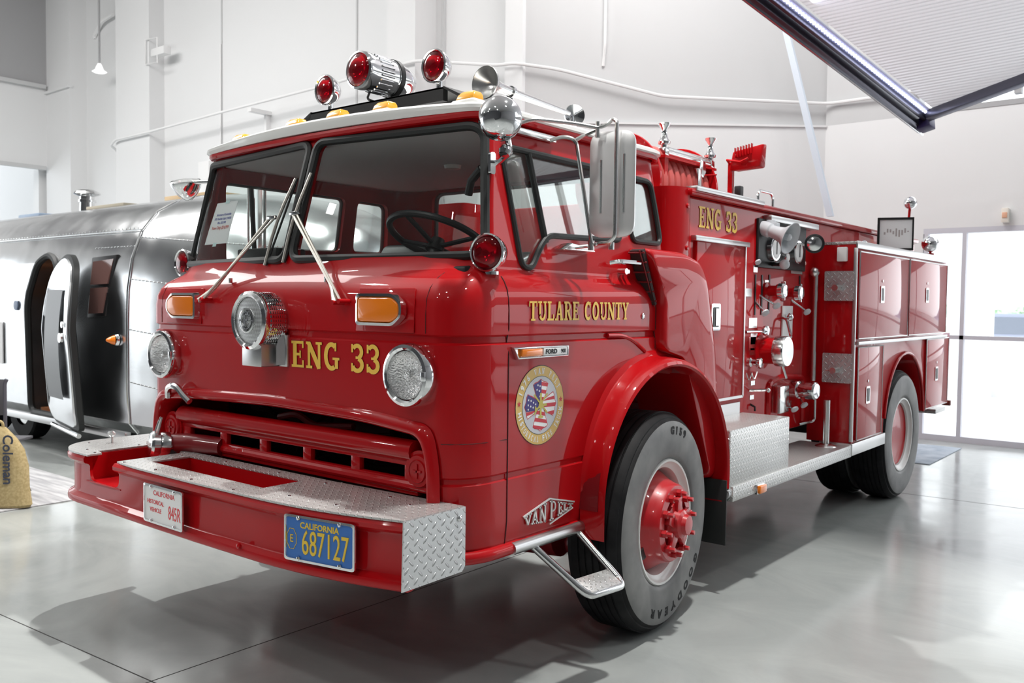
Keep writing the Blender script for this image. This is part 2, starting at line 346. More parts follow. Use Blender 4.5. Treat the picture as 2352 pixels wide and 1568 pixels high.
wall('wall_angled_upper', (-3.67, 5.06), (-.70, 7.56), 3.8, 8, m=WALL2)
strip('trim_9', (-3.67, 5.0, 3.78), (-.763, 7.45, 3.78), .05, .025, WALL)
wall('wall_right', (-.763, 7.45), (12, 7.45), 2.47, 3.80)
wall('wall_right_pier', (-.763, 7.45), (.42, 7.45), 0, 2.47)
wall('wall_right_upper', (-.763, 7.45), (.33, 7.45), 3.80, 8, m=WALL2)
struct('trim_10', MB().box(.2, 12, 7.44, 7.7, 3.80, 3.86), GREYW)
for k, x in enumerate((1.30, 3.6, 6.2, 9)): struct('trim_%d' % (11+k), MB().box(x, x+.07, 7.5, 7.6, 3.93, 8), GREYW)
# glass front: mullions, rail, sill, panes
MX = [.45, .86, 3.1, 5.3, 7.6, 9.9]
struct('window_1', MB().box(.42, 12, 7.45, 7.53, 1.19, 1.235).box(.42, 12, 7.45, 7.55, 0, .07).box(.42, 12, 7.45, 7.55, 2.41, 2.47), FRAME)
for k, x in enumerate(MX): struct('window_%d' % (k+2), MB().box(x-.022, x+.022, 7.45, 7.53, .07, 2.41), FRAME)
struct('ceiling', MB().box(-24, 14, -14, 8, 8, 8.2), CEIL)
# unseen solid walls behind and beside the camera, kept dark to limit reflections
struct('wall_far', MB().box(12.0, 12.3, -14, 8, 0, 8), MIDW); struct('wall_front', MB().box(-24, 12.3, -14.2, -13.9, 2.6, 8), DKW)
struct('wall_front_lower', MB().box(-24, 12.3, -14.2, -13.9, 0, 2.6), DKW)

# pipes and boxes on the walls
PIPE = mat('white_painted_pipe', (.86, .86, .86), .4)
pz = [(-14.3, 5.27, 2.2), (-14.3, 5.27, 4.52), (-13.9, 5.0-.06, 4.53), (-13.7, 4.93, 4.62), (-12.45, 4.93, 4.63), (-10, 4.93, 4.70), (-7.1, 4.93, 4.76), (-6.1, 4.85, 4.78), (-5.35, 4.85, 4.78), (-4.0, 4.92, 4.52), (-3.72, 4.90, 4.50), (-3.3, 5.24, 4.43), (-2.3, 6.08, 4.12), (-.72, 7.40, 4.06), (-.2, 7.38, 4.06), (1.2, 7.38, 4.10)]
tag(MB().tube(pz, .022, 8, .12).build('conduit_pipe', PIPE), 'long thin white conduit pipe running along the back wall behind the fire engine', 'pipe')
tag(MB().tube([(-15.2, 5.27, 6.9), (-15.2, 5.27, 6.95), (-14.75, 5.2, 7.15), (-14.3, 5.2, 7.2)], .04, 8, .1).build('bent_pipe', PIPE), 'short bent white pipe high in the wall bay at far left', 'pipe')
t = empty('pendant_light', (-14.25, 4.9, 6.0), 'small white pendant lamp on a thin rod high at far left', 'lamp')
MB().cyl((-14.25, 4.9, 6.1), (-14.25, 4.9, 8), .02).build('rod', GREYW, t); MB().lathe([(.03, .16), (.06, .1), (.08, .04), (.14, 0), (.1, -.02), (0, -.02)], (-14.25, 4.9, 6.0), (0, 0, 1), 20).build('lamp_shade', mat('lit_lamp_shade', (.9, .9, .9), .4, emit=(1, 1, 1), es=1.2), t)
t = empty('wall_bracket_box', (-12.5, 5, 6), 'white open bracket box on the pilaster edge above the trailer', 'wall box')
MB().tube([(-12.62, 4.97, 5.9), (-12.62, 4.97, 6.35), (-12.2, 4.97, 6.32), (-12.2, 4.97, 5.87)], .015, 6, closed=True).build('bracket_frame', PIPE, t); MB().box(-12.4, -11.95, 4.95, 5.1, 6.0, 6.14).build('box', PIPE, t, .01)
t = empty('wall_junction_box', (-10.85, 5.2, 3.2), 'upright white metal box low on the back wall above the trailer roof', 'wall box')
MB().box(-11.12, -10.78, 5.12, 5.3, 3.1, 3.98).build('box', PIPE, t, .01)
MB().tube([(-10.64, 5.27, 6.0), (-10.64, 5.27, 3.7), (-10.75, 5.27, 3.3), (-10.95, 5.27, 3.25)], .015, 6, .1).build('conduit', PIPE, t)
t = empty('beam_bracket', (-9.7, 5, 4.6), 'small white strut holding the conduit off the back wall', 'bracket')
MB().box(-9.3, -9.2, 4.9, 5.3, 4.60, 4.66).box(-9.3, -9.24, 5.22, 5.3, 4.3, 4.66).build('strut', PIPE, t)
tag(MB().tube([(-2.87, 5.63, 8), (-2.87, 5.63, 4.75), (-2.9, 5.66, 4.62), (-2.92, 5.67, 4.5)], .018, 6, .1).build('drop_pipe', PIPE), 'thin vertical white pipe on the angled wall right of the roof horn', 'pipe')
t = empty('alarm_box', (1.28, 7.40, 2.55), 'small cream alarm box above the glass front at right edge', 'alarm')
MB().box(1.24, 1.31, 7.36, 7.45, 2.50, 2.66).build('box', mat('cream_plastic', (.85, .80, .72), .5), t, .008); MB().box(1.25, 1.30, 7.35, 7.37, 2.55, 2.61).build('lens', mat('orange_tint_plastic', (.8, .45, .3), .5), t, .004)
# overhead retractable panel with its light strip
Cn, An, Bn = Vector((.80, 5.5, 3.31)), Vector((.207, 3.0, 3.961)), Vector((1.90, 5.3, 3.56))
ua, ub = (An-Cn).normalized(), (Bn-Cn).normalized(); nn = ua.cross(ub).normalized(); nn = nn if nn.z > 0 else -nn
def cp(a, b, n=0): return Cn+ua*a+ub*b+nn*n
def bar(mb, a0, a1, b0, b1, n0, n1): return mb.hexa([cp(a0, b0, n0), cp(a1, b0, n0), cp(a1, b1, n0), cp(a0, b1, n0), cp(a0, b0, n1), cp(a1, b0, n1), cp(a1, b1, n1), cp(a0, b1, n1)])
DKM = mat('dark_anodised_frame', (.12, .12, .15), .3, .8)
t = empty('overhead_canopy', Cn, 'ribbed white overhead canopy panel with a glowing light strip along its edge', 'canopy')
pm = mat('ribbed_translucent_panel', (.70, .70, .74), .55); N, L, b = nodes(pm)
tc = N.new('ShaderNodeTexCoord'); mp = N.new('ShaderNodeMapping'); wv = N.new('ShaderNodeTexWave'); bmp = N.new('ShaderNodeBump')
wv.inputs['Scale'].default_value = 7; mp.inputs['Rotation'].default_value = (0, 0, math.atan2(ua.y, ua.x)); bmp.inputs['Strength'].default_value = .9; bmp.inputs['Distance'].default_value = .02
mp2 = N.new('ShaderNodeVectorMath'); L.new(tc.outputs['Object'], mp.inputs[0]); L.new(mp.outputs[0], wv.inputs[0]); L.new(wv.outputs[0], bmp.inputs['Height']); L.new(bmp.outputs[0], b.inputs['Normal'])
trn = N.new('ShaderNodeBsdfTranslucent'); trn.inputs[0].default_value = (.95, .95, .98, 1); mxs = N.new('ShaderNodeMixShader'); mxs.inputs[0].default_value = .30
L.new(b.outputs[0], mxs.inputs[1]); L.new(trn.outputs[0], mxs.inputs[2]); L.new(mxs.outputs[0], N['Material Output'].inputs[0]); L.new(bmp.outputs[0], trn.inputs['Normal'])
MB().grid(lambda a_, b_: cp(.06+4.44*a_, .22+4.3*b_, .07), 2, 2).build('panel', pm, t)
lamp('added_fill_canopy', 'AREA', cp(.2, 3.2, 1.3), cp(.5, 2.0, 0), 45, (1, .98, .97), 2.4, 2.4)  # added lamp that backlights the translucent panel
mb = MB(); bar(mb, -.12, 4.6, -.02, .06, -.03, .09); bar(mb, -.05, 4.6, .10, .13, 0, .06); mb.build('side_rail', DKM, t, .006)
bar(MB(), -.16, 4.6, .0, .012, -.045, -.02).build('rail_lip', ALU, t)
mb = MB(); bar(mb, 0.02, .10, .16, 4.6, -.03, .06); mb.build('end_rail', DKM, t, .006)
bar(MB(), .0, 4.6, .065, .20, .05, .07).build('light_channel', mat('pale_blue_channel', (.35, .37, .55), .4), t)
mb = MB()
for k in range(90):
    for r_, q in ((.014, .165), (.008, .11)): mb.sphere(cp(.10+k*.042, q, .04), r_, 8)
o = mb.build('light_strip', mat('lit_blue_white_diodes', (.8, .82, 1), .5, emit=(.80, .84, 1), es=7), t); o['kind'] = 'stuff'
mb = MB(); bar(mb, -.1, .02, .03, .16, -.06, .05); mb.build('corner_bracket', mat('dark_violet_bracket', (.03, .02, .09), .4), t, .008)
lamp('canopy_glow', 'AREA', cp(2.2, .28, .02), cp(2.2, 1.2, .05), 5, (.78, .8, 1), .06, 3.8)
t = empty('diagonal_strut', (-.28, 6.3, 2.59), 'long pale blue diagonal strut leaning down from the canopy to the corner of the wall', 'strut')
MB().hexa([Vector(p) for p in ((-.315, 6.3, 2.56), (-.245, 6.3, 2.56), (-.245, 6.36, 2.56), (-.315, 6.36, 2.56), (-.93, 6.3, 4.9), (-.86, 6.3, 4.9), (-.86, 6.36, 4.9), (-.93, 6.36, 4.9))]).build('beam', mat('pale_blue_paint', (.62, .68, .76), .5), t)
# outside the glass front: pavement, low hedge, parked car, trees
struct('trim_20', MB().box(-10, 40, 7.8, 40, -.02, .004), mat('bright_pavement', (.85, .85, .85), .8))
struct('trim_21', MB().box(12.6, 60, -30, 30, -.02, .004), mat('bright_pavement_side', (.8, .8, .8), .8))

# ================================================================== the fire engine
FT = empty('fire_engine', (0, 0, 0), 'red cab-over fire engine parked on the grey floor, taking up most of the view', 'fire engine')
def P_(name, mb, m, parent=None, bevel=0, seg=2, ang=35, label=None):
    o = mb.build(name, m, parent or FT, bevel, seg, ang)
    if label: o['label'] = label
    return o
TAB = [  # z, half width, front y, bow, corner x, corner depth
 (.58, 1.085, -1.31, .015, .13, .20), (.62, 1.092, -1.316, .015, .13, .2), (.70, 1.10, -1.325, .015, .13, .20), (.86, 1.10, -1.33, .015, .13, .2),
 (.868, 1.094, -1.322, .015, .13, .2), (.885, 1.094, -1.322, .015, .13, .2), (.893, 1.10, -1.33, .015, .13, .2), (1.1, 1.10, -1.335, .015, .13, .20),
 (1.388, 1.10, -1.34, .015, .13, .20), (1.396, 1.089, -1.329, .015, .13, .20), (1.418, 1.089, -1.329, .015, .13, .20), (1.426, 1.10, -1.34, .015, .13, .20),
 (1.52, 1.10, -1.34, .015, .13, .20), (1.565, 1.097, -1.334, .015, .13, .2), (1.60, 1.089, -1.320, .018, .13, .19), (1.63, 1.074, -1.300, .025, .13, .17), (1.65, 1.058, -1.282, .04, .14, .13),
 (1.67, 1.046, -1.268, .07, .15, .10), (1.69, 1.043, -1.260, .09, .15, .08), (1.72, 1.041, -1.250, .10, .15, .08), (1.90, 1.014, -1.205, .09, .13, .075), (2.10, .983, -1.148, .08, .12, .07),
 (2.27, .955, -1.10, .07, .10, .06), (2.30, .945, -1.094, .07, .10, .06)]
def row(z):
    if z <= TAB[0][0]: return TAB[0][1:]
    for a, b in zip(TAB, TAB[1:]):
        if z <= b[0]:
            t = (z-a[0])/(b[0]-a[0]); return tuple(a[i]*(1-t)+b[i]*t for i in range(1, 6))
    return TAB[-1][1:]
def ysurf(x, z):
    w_, yf, k, rc, D = row(z); ax_ = min(abs(x), w_); y = yf+k*ax_*ax_; t = (ax_-(w_-rc))/rc
    return y+D*(1-math.sqrt(max(0, 1-t*t))) if t > 0 else y
XR, RR = .38, .17
def ring(z, ins=0., yr=XR):
    w_, yf, k, rc, D = row(z); h = []
    for i in range(7): x = (w_-rc)*i/6; h.append((x, yf+k*x*x))
    for i in range(1, 17): a = i/16*PI/2; x = w_-rc+rc*math.sin(a); h.append((x, yf+k*x*x+D*(1-math.cos(a))))
    y0 = h[-1][1]
    for i in range(1, 5): h.append((w_, y0+(yr-RR-y0)*i/4))
    for i in range(1, 6): a = i/5*PI/2; h.append((w_-RR+RR*math.cos(a), yr-RR+RR*math.sin(a)))
    h.append((w_*.4, yr))
    full = h+[(0, yr)]+[(-x, y) for x, y in h[::-1][:-1]]
    if ins:
        cx, cy = 0, (yf+yr)/2; sx = (w_-ins)/w_; sy = ((yr-yf)/2-ins)/((yr-yf)/2); full = [(x*sx, cy+(y-cy)*sy) for x, y in full]
    return [Vector((x, y, z)) for x, y in full]
shell = MB().loft([ring(r[0]) for r in TAB]).build('cab_shell', RED, FT, 0, 2, 30)
def cut(mb): return mb.build('cut', None)
cs = [cut(MB().loft([ring(z, .035) for z in (1.32, 1.5, 1.62, 1.69, 1.9, 2.1, 2.262)]))]
def fy(y0, y1): return lambda u, v, d: Vector((u, y0+(y1-y0)*d, v))
def fx(x0, x1): return lambda u, v, d: Vector((x0+(x1-x0)*d, u, v))
WS = {}
for s in (-1, 1):
    poly = fil2([(s*.022, 1.728), (s*1.026, 1.728), (s*.944, 2.245), (s*.022, 2.262)], .06, 6); WS[s] = poly
    cs.append(cut(MB().prism(poly, fy(-1.5, -1.0), 0, 1)))
DW = fil2([(-.905, 1.70), (-.84, 1.685), (-.765, 1.78), (-.70, 1.832), (-.13, 1.845), (-.125, 2.17), (-.955, 2.175)], .045, 5)
QW = fil2([(-.03, 1.85), (.245, 1.85), (.235, 2.0), (.215, 2.16), (-.03, 2.165)], .045, 5)
for s in (-1, 1):
    for p in (DW, QW): cs.append(cut(MB().prism(p, fx(s*.86, s*1.2), 0, 1)))
RW = rrect(1.34, .40, .07, 0, 2.03)
cs.append(cut(MB().prism(RW, fy(.26, .7), 0, 1)))
OPN = fil2([(-.965, .66), (.965, .66), (.955, .93), (.92, 1.045), (.60, 1.072), (0, 1.086), (-.60, 1.072), (-.92, 1.045), (-.955, .93)], .085, 6)
cs.append(cut(MB().prism(OPN, fy(-1.6, -.80), 0, 1)))
WC = (.07, .66)
for s in (-1, 1): cs.append(cut(MB().lathe([(.60, 0), (.60, .75)], (s*.55, *WC), (s, 0, 0), 72, True, True)))
boolean(shell, cs)
md = shell.modifiers.new('wn', 'WEIGHTED_NORMAL'); md.keep_sharp = True; md.weight = 80
# window gaskets, glass, dividers
def front3(off): return lambda u, v, d=0: Vector((u, ysurf(u, v)+off, v))
def side_x(z): return row(z)[0]
for s in (-1, 1):
    mb = MB().tube([Vector((u, ysurf(u, v)-.004, v)) for u, v in WS[s]], .019, 8, closed=True)
    g = P_('windshield_gasket', mb, RUBBER)
    u0, u1 = s*.022, s*.98
    def gl(a, b, s=s):
        z = 1.730+(2.256-1.730)*b; hi = 1.026+(.944-1.026)*b; return Vector((s*(.022+(hi-.022)*a), ysurf(.022+(hi-.022)*a, z)+.012, z))
    P_('windshield_pane', MB().grid(gl, 30, 8), GLASS)
for s in (-1, 1):
    for p, nm in ((DW, 'door_window'), (QW, 'quarter_window')):
        P_(nm+'_gasket', MB().tube([Vector((s*(side_x(v)+.002), u, v)) for u, v in p], .013, 8, closed=True), RUBBER)
        P_(nm+'_pane', MB().prism(p, lambda u, v, d, s=s: Vector((s*(side_x(v)-.012+d), u, v)), 0, .002), GLASS)
    P_('vent_divider', MB().tube([(s*side_x(2.17), -.775, 2.17), (s*side_x(1.83), -.715, 1.80)], .014, 8), RUBBER)
P_('rear_window_gasket', MB().tube([Vector((u, XR+.002, v)) for u, v in RW], .016, 8, closed=True), RUBBER)
P_('rear_window_pane', MB().prism(RW, lambda u, v, d: Vector((u, XR-.02+d, v)), 0, .003), GLASS)
# drip rail and white roof cap
P_('drip_rail', MB().tube([p+Vector((p.x*.022, (p.y+.4)*.022, 0)) for p in ring(2.292)], .017, 8, closed=True), RED)
def rr(z, e): return [Vector((p.x*(1+e/.95), (p.y+.4)*(1+e/.7)-.4, z+(.030*(1-(p.x/.95)**2) if z > 2.3 else .012*(1-(p.x/.95)**2)))) for p in ring(2.29)]
capm = MB().loft([rr(2.2985, .030), rr(2.308, .040), rr(2.322, .038), rr(2.335, .018), rr(2.344, -.05), rr(2.350, -.22), rr(2.353, -.40)]); P_('roof_cap', capm, WHITE, label='white roof cap')
P_('headliner', MB().loft([[Vector((p.x, p.y, z)) for p in ring(2.258, .04)] for z in (2.246, 2.257)]), LINER)
# door outline grooves, upper ledge
GROOVE = mat('dark_panel_gap', (.05, .002, .003), .6)
for s in (-1, 1):
    pts = [(s*(row(z)[0]+.0005), -1.045+.0*z, z) for z in [.60+.05*i for i in range(20)]+[1.55, 1.6, 1.63, 1.65]]
    P_('door_gap', MB().tube(pts, .0028, 6), GROOVE)
    pts = [(s*(row(z)[0]+.0005), .075, z) for z in (1.335, 1.39, 1.42, 1.43, 1.52, 1.6, 1.65, 1.69)]
    P_('door_gap', MB().tube(pts, .0028, 6), GROOVE)
    # swage line that drops from the belt groove to the wheel arch
    P_('door_swage', MB().tube([(s*1.094, -.34, 1.407), (s*1.095, -.22, 1.405), (s*1.097, -.13, 1.382), (s*1.098, -.02, 1.325)], .011, 8, .06), RED)
for s in (-1, 1):
    P_('cowl_gap', MB().tube([front3(-.0005)(s*.93, z) for z in (1.43, 1.5, 1.56, 1.6, 1.64, 1.66)], .0018, 5), GROOVE)
    P_('panel_gap', MB().tube([front3(-.0005)(s*x, 1.02) for x in (1.0, 1.03, 1.06, 1.08, 1.095)]+[Vector((s*1.1005, -1.05, 1.02))], .0018, 5), GROOVE)
# front opening lip
def opr(e, y): return [Vector((u*(1+e/.965), y, .86+(v-.86)*(1+e/.22))) for u, v in OPN]
P_('grille_opening_lip', MB().loft([opr(.050, -1.325), opr(.043, -1.340), opr(.030, -1.350), (opr(.016, -1.354)), opr(.004, -1.350), opr(-.004, -1.338), opr(-.008, -1.24)], True, False, False), RED, ang=60)
# grille bar: top rail, end discs, slotted lower face
mb = MB().tube([(-.83, -1.270, .968), (.83, -1.270, .968)], .044, 16)
P_('grille_bar', mb, RED)
gp = MB(); SX = [-.765+i*.315 for i in range(6)]
gp.box(-.86, .86, -1.292, -1.262, .912, .945).box(-.86, .86, -1.292, -1.262, .80, .862)
for i, x in enumerate(SX): gp.box(x-.028 if i else -.86, x+.028 if i < 5 else .86, -1.290, -1.262, .85, .92)
P_('grille_slot_panel', gp, RED, bevel=.006)
P_('grille_lower_roll', MB().tube([(-.93, -1.285, .835), (.93, -1.285, .835)], .020, 10), RED)
for s in (-1, 1):
    P_('grille_end_housing', MB().lathe([(.078, 0), (.078, .20), (.06, .24)], (s*.878, -1.30, .903), (0, 1, 0), 32, True, True), RED)
    d = P_('grille_end_disc', MB().lathe([(0, .012), (.040, .012), (.043, .016), (.046, .010), (.060, .010), (.066, 0), (.066, -.02)], (s*.878, -1.302, .903), (0, -1, 0), 36), RED)
    P_('disc_cross', MB().box(s*.878-.003, s*.878+.003, -1.319, -1.31, .875, .931).box(s*.878-.022, s*.878+.022, -1.319, -1.31, .899, .907), RED, d)
# engine pieces inside the opening
random.seed(4); mb = MB()
mb.box(-.5, .5, -1.0, -.85, .7, 1.02)
for i in range(26):
    x = random.uniform(-.8, .8); z = random.uniform(.82, 1.03); mb.tube([(x, -1.08, z), (x+random.uniform(-.12, .12), -1.12, z+random.uniform(-.06, .04)), (x+random.uniform(-.2, .2), -1.0, z+random.uniform(-.1, .05))], random.uniform(.006, .018), 6, .05)
mb.box(-.9, .9, -.96, -.94, .6, 1.1); P_('engine_front', mb, DARK)
P_('engine_hose', MB().tube([(-.2, -1.15, 1.0), (-.05, -1.16, 1.03), (.05, -1.15, .98), (.3, -1.13, 1.0)], .016, 8, .05), RED_D)
# chrome hook above the grille
P_('hose_hook', MB().tube([(-.815, -1.362, 1.062), (-.80, -1.372, 1.105), (-.755, -1.378, 1.128), (-.70, -1.378, 1.118), (-.66, -1.374, 1.085), (-.615, -1.366, 1.055)], .016, 8, .03), ALU)
# headlights
for s in (-1, 1):
    c = Vector((s*.868, -1.325, 1.272))
    h = P_('headlight', MB().lathe([(.118, -.005), (.122, .015), (.121, .040), (.116, .052), (.104, .056), (.095, .050), (.091, .036), (.091, .012)], c, (0, -1, 0), 48), CHROME)
    P_('reflector', MB().lathe([(.092, .044), (.085, .036), (.062, .026), (.035, .021), (.016, .020), (.014, .034), (0, .036)], c, (0, -1, 0), 40), REFL2, h)
    P_('headlight_lens', MB().lathe([(.092, .044), (.086, .056), (.06, .066), (.03, .071), (0, .072)], c, (0, -1, 0), 48), HLENS, h)
    P_('adjuster_notch', MB().box(c.x+.094, c.x+.114, c.y-.062, c.y-.035, c.z-.015, c.z+.02), CHROME, h, .003)
# turn lamps
def turn_poly(s, e, cx=0): return fil2([(s*(.574-e), 1.452-e), (s*(.574-e), 1.580+e), (s*(.785+e*.4), 1.580+e), (s*(.836+e), 1.540), (s*(.836+e), 1.492), (s*(.785+e*.4), 1.452-e)][::s], .018, 4)
for s in (-1, 1):
    base = P_('turn_lamp_plate', MB().prism([(s*.555, 1.43), (s*.555, 1.60), (s*.86, 1.60), (s*.875, 1.55), (s*.875, 1.43)][::s], lambda u, v, d: Vector((u, ysurf(u, v)-.003-d, v)), 0, .004), RED, bevel=.002)
    ch = P_('turn_lamp', MB().loft([[Vector((u, -1.335, v)) for u, v in turn_poly(s, .0)], [Vector((u, -1.362, v)) for u, v in turn_poly(s, -.002)], [Vector((u, -1.364, v)) for u, v in turn_poly(s, -.013)], [Vector((u, -1.356, v)) for u, v in turn_poly(s, -.015)]], True, True, False), CHROME)
    P_('amber_lens', MB().loft([[Vector((u, -1.354, v)) for u, v in turn_poly(s, -.014)], [Vector((u, -1.366, v)) for u, v in turn_poly(s, -.020)]]), AMBER, ch, .003, label='orange ribbed lens')
# ENG 33 on the front
def frontfr(x0, z0): return lambda u, v, d: Vector((x0+u, ysurf(x0+u, z0+v)-d, z0+v))
def words(txt, h, width, frf, x0, z0, g=.006):
    # one part per word, each with its thin dark outline
    tw = lambda q: sum(GL[c][0]+.08 for c in q)-.08
    tot = tw(txt); x = 0
    for wd in txt.split(' '):
        wl = tw(wd)*width/tot; xo = x0+x*width/tot
        mb = MB(); slab(mb, wd, h, wl, frf(xo, z0), 0, .0026); q = P_('lettering', mb, GOLD, label='gold lettering reading '+wd)
        mb = MB(); slab(mb, wd, h, wl, frf(xo, z0), g, .0012); P_('lettering_outline', mb, INKBLACK, q, label='thin black letter outline')
        x += tw(wd)+.08+GL[' '][0]+.08
words('ENG 33', .112, .550, frontfr, .143, 1.264)
# chrome siren on the nose
sc0 = Vector((0.0, -1.335, 1.460))
sr = P_('front_siren', MB().lathe([(.115, 0), (.118, .01), (.118, .095), (.124, .10), (.127, .112), (.124, .124), (.112, .133), (.102, .128), (.100, .120)], sc0, (0, -1, 0), 56), CHROME)
mb = MB()
for i in range(40):
    a = 2*PI*i/40; u = Vector((math.cos(a), 0, math.sin(a))); t_ = Vector((-math.sin(a), 0, math.cos(a)))
    for j in range(7):
        q = sc0+u*.1195+Vector((0, -.014-.0115*j, 0)); mb.hexa([q-t_*.006, q+t_*.006, q+t_*.006+Vector((0, -.008, 0)), q-t_*.006+Vector((0, -.008, 0)), q-t_*.006+u*.003, q+t_*.006+u*.003, q+t_*.006+u*.003+Vector((0, -.008, 0)), q-t_*.006+u*.003+Vector((0, -.008, 0))])
P_('siren_louvres', mb, CHROME, sr)
P_('siren_face', MB().lathe([(.101, .118), (.06, .126), (0, .128)], sc0, (0, -1, 0), 48), GRILLE, sr)
mb = MB().lathe([(.052, .124), (.054, .134), (.048, .136), (.044, .128)], sc0, (0, -1, 0), 40)
fs = lambda u, v, d: Vector((sc0.x+u, sc0.y-.128-d, sc0.z+v))
for pts, w_ in (([(-.012, -.028), (-.012, .028)], .008), ([(-.022, .025), (.022, .028)], .007), ([(-.010, .002), (.016, .002)], .007), ([(.022, .028), (.016, .012)], .005), ([(-.02, -.027), (-.004, -.027)], .006), ([(0, .036), (0, .05)], .005), ([(0, -.036), (0, -.05)], .005), ([(-.036, 0), (-.05, 0)], .005), ([(.036, 0), (.05, 0)], .005), (arc(0, 0, .036, .036, 0, 360, 24), .004), ([(.004, -.012), (.024, .016)], .005)):
    L_, R_ = stroke(pts, w_); n = len(L_); V = [fs(p.x, p.y, .008) for p in L_]+[fs(p.x, p.y, .008) for p in R_]+[fs(p.x, p.y, 0) for p in L_]+[fs(p.x, p.y, 0) for p in R_]
    F = []
    for i in range(n-1): F += [(i, i+1, n+i+1, n+i), (i, 2*n+i, 2*n+i+1, i+1), (n+i, n+i+1, 3*n+i+1, 3*n+i)]
    mb.add(V, F)
P_('siren_emblem', mb, ALU, sr)
br = MB().box(-.075, .065, -1.44, -1.335, 1.262, 1.36); br.box(.065, .125, -1.352, -1.335, 1.262, 1.40)
P_('siren_bracket', br, POLISH, bevel=.004)
P_('bracket_fin', MB().loft([[Vector((0.080, -1.352, 1.27)), Vector((0.110, -1.352, 1.27)), Vector((0.095, -1.385, 1.27))], [Vector((0.080, -1.352, 1.36)), Vector((0.110, -1.352, 1.36)), Vector((0.095, -1.385, 1.35))], [Vector((0.094, -1.352, 1.43)), Vector((0.096, -1.352, 1.43)), Vector((0.095, -1.354, 1.43))]]), POLISH)
# wipers
def wiper(s, piv, tip, b0, b1, mid):
    piv2 = (piv[0]+.035, piv[1], piv[2]+.006)
    t = P_('windshield_wiper', MB().tube([piv, mid, tip], lambda q: .013-.005*q, 8, .05), WIPM)
    P_('link_rod', MB().tube([piv2, (tip[0]+.035, tip[1]-.004, tip[2]-.005)], .0055, 6), WIPM, t)
    P_('pivot', MB().cyl((piv[0], piv[1]+.06, piv[2]), (piv[0], piv[1]-.014, piv[2]), .010).cyl((piv2[0], piv2[1]+.06, piv2[2]), (piv2[0], piv2[1]-.012, piv2[2]), .010), RED, t)
    P_('arm_joint', MB().box(tip[0]-.012, tip[0]+.045, tip[1]-.012, tip[1]+.006, tip[2]-.010, tip[2]+.008), ALU, t, .003)
    b0, b1 = Vector(b0), Vector(b1); d = Vector((0, -.012, 0))
    P_('blade_frame', MB().tube([b0+d*.2, b0*.7+b1*.3+d*1.3, b0*.5+b1*.5+d*1.6, b0*.3+b1*.7+d*1.3, b1+d*.2], .0075, 6), WIPM, t)
    P_('blade_rubber', MB().tube([b0+Vector((.008, 0, 0)), b1+Vector((.008, 0, 0))], .005, 6), RUBBER, t)
wiper(-1, (-.515, -1.378, 1.541), (-.170, -1.225, 1.925), (-.157, -1.262, 1.705), (-.058, -1.165, 2.10), (-.43, -1.345, 1.60))
wiper(1, (.470, -1.378, 1.541), (-.005, -1.225, 1.935), (-.022, -1.262, 1.715), (.052, -1.165, 2.115), (.42, -1.345, 1.60))
for x in (-.36, .33): P_('washer_jet', MB().box(x-.006, x+.006, -1.315, -1.30, 1.625, 1.648), ALU, bevel=.002)
# round lamps: red beacons and spot lamps
def beacon(name, c, ax, r, depth, m=REDLENS, foot=None, label=None):
    c, ax = Vector(c), Vector(ax).normalized()
    b_ = P_(name, MB().lathe([(0, -depth), (r*.45, -depth*.93), (r*.80, -depth*.66), (r*.96, -depth*.3), (r, -depth*.08), (r*1.05, -.005), (r*1.05, .004), (r*.97, .010), (r*.90, .004)], c, ax, 40), CHROME, label=label)
    P_('lamp_lens', MB().lathe([(r*.93, 0), (r*.8, r*.12), (r*.5, r*.2), (0, r*.24)], c, ax, 36), m, b_)
    P_('lamp_bowl', MB().lathe([(r*.9, -.004), (r*.6, -r*.30), (0, -r*.45)], c, ax, 28), REFL, b_)
    if foot: P_('lamp_foot', MB().cyl(foot, c-ax*depth*.45-Vector((0, 0, r*.75)), .014).lathe([(.03, 0), (.03, .012), (.012, .02)], foot, (0, 0, 1), 16, True), CHROME, b_)
    return b_
for s in (-1, 1):
    beacon('corner_beacon', (s*1.062, -1.135, 1.738), (.12*s+.10, -1, 0), .070, .10, foot=(s*1.055, -1.10, 1.655), label='red corner lamp beside the windshield')
    beacon('roof_beacon', (s*.387, -.735, 2.627), (0, -1, 0), .074, .085, foot=(s*.387, -.70, 2.51), label='round red roof lamp')
# long revolving-style roof light
o_ = Vector((0, -.85, 2.645)); ax = Vector((0, 1, -.01)).normalized()
rl = P_('roof_searchlight', MB().lathe([(.080, -.004), (.090, .0), (.0925, .02), (.088, .05), (.086, .19), (.090, .195), (.090, .21), (.084, .215), (.080, .27), (.062, .325), (.03, .35), (0, .355)], o_, ax, 44), CHROME, label='long chrome roof light with red lens')
mb = MB()
for i in range(26):
    a = 2*PI*i/26; u = Vector((math.cos(a), 0, math.sin(a))); q = o_+u*.0875; mb.cyl(q+Vector((0, .075, 0)), q+Vector((0, .155, 0)), .0055, n=6)
P_('cooling_fins', mb, CHROME, rl)
P_('lamp_lens', MB().lathe([(.082, .004), (.07, -.010), (.04, -.018), (0, -.02)], o_, ax, 36), REDLENS, rl)
P_('lamp_bowl', MB().lathe([(.08, .006), (.05, .035), (0, .045)], o_, ax, 28), REFL, rl)
P_('clamp_band', MB().lathe([(.089, .20), (.0935, .20), (.0935, .225), (.087, .225)], o_, ax, 40), BLACK, rl)
P_('pedestal', MB().cyl((0, -.62, 2.50), (0, -.62, 2.57), .045, .03), POLISH, rl)
P_('light_cable', MB().tube([(-.02, -.76, 2.56), (-.03, -.77, 2.525), (.0, -.70, 2.512), (0, -.64, 2.52)], .006, 6, .02), BLACK, rl)
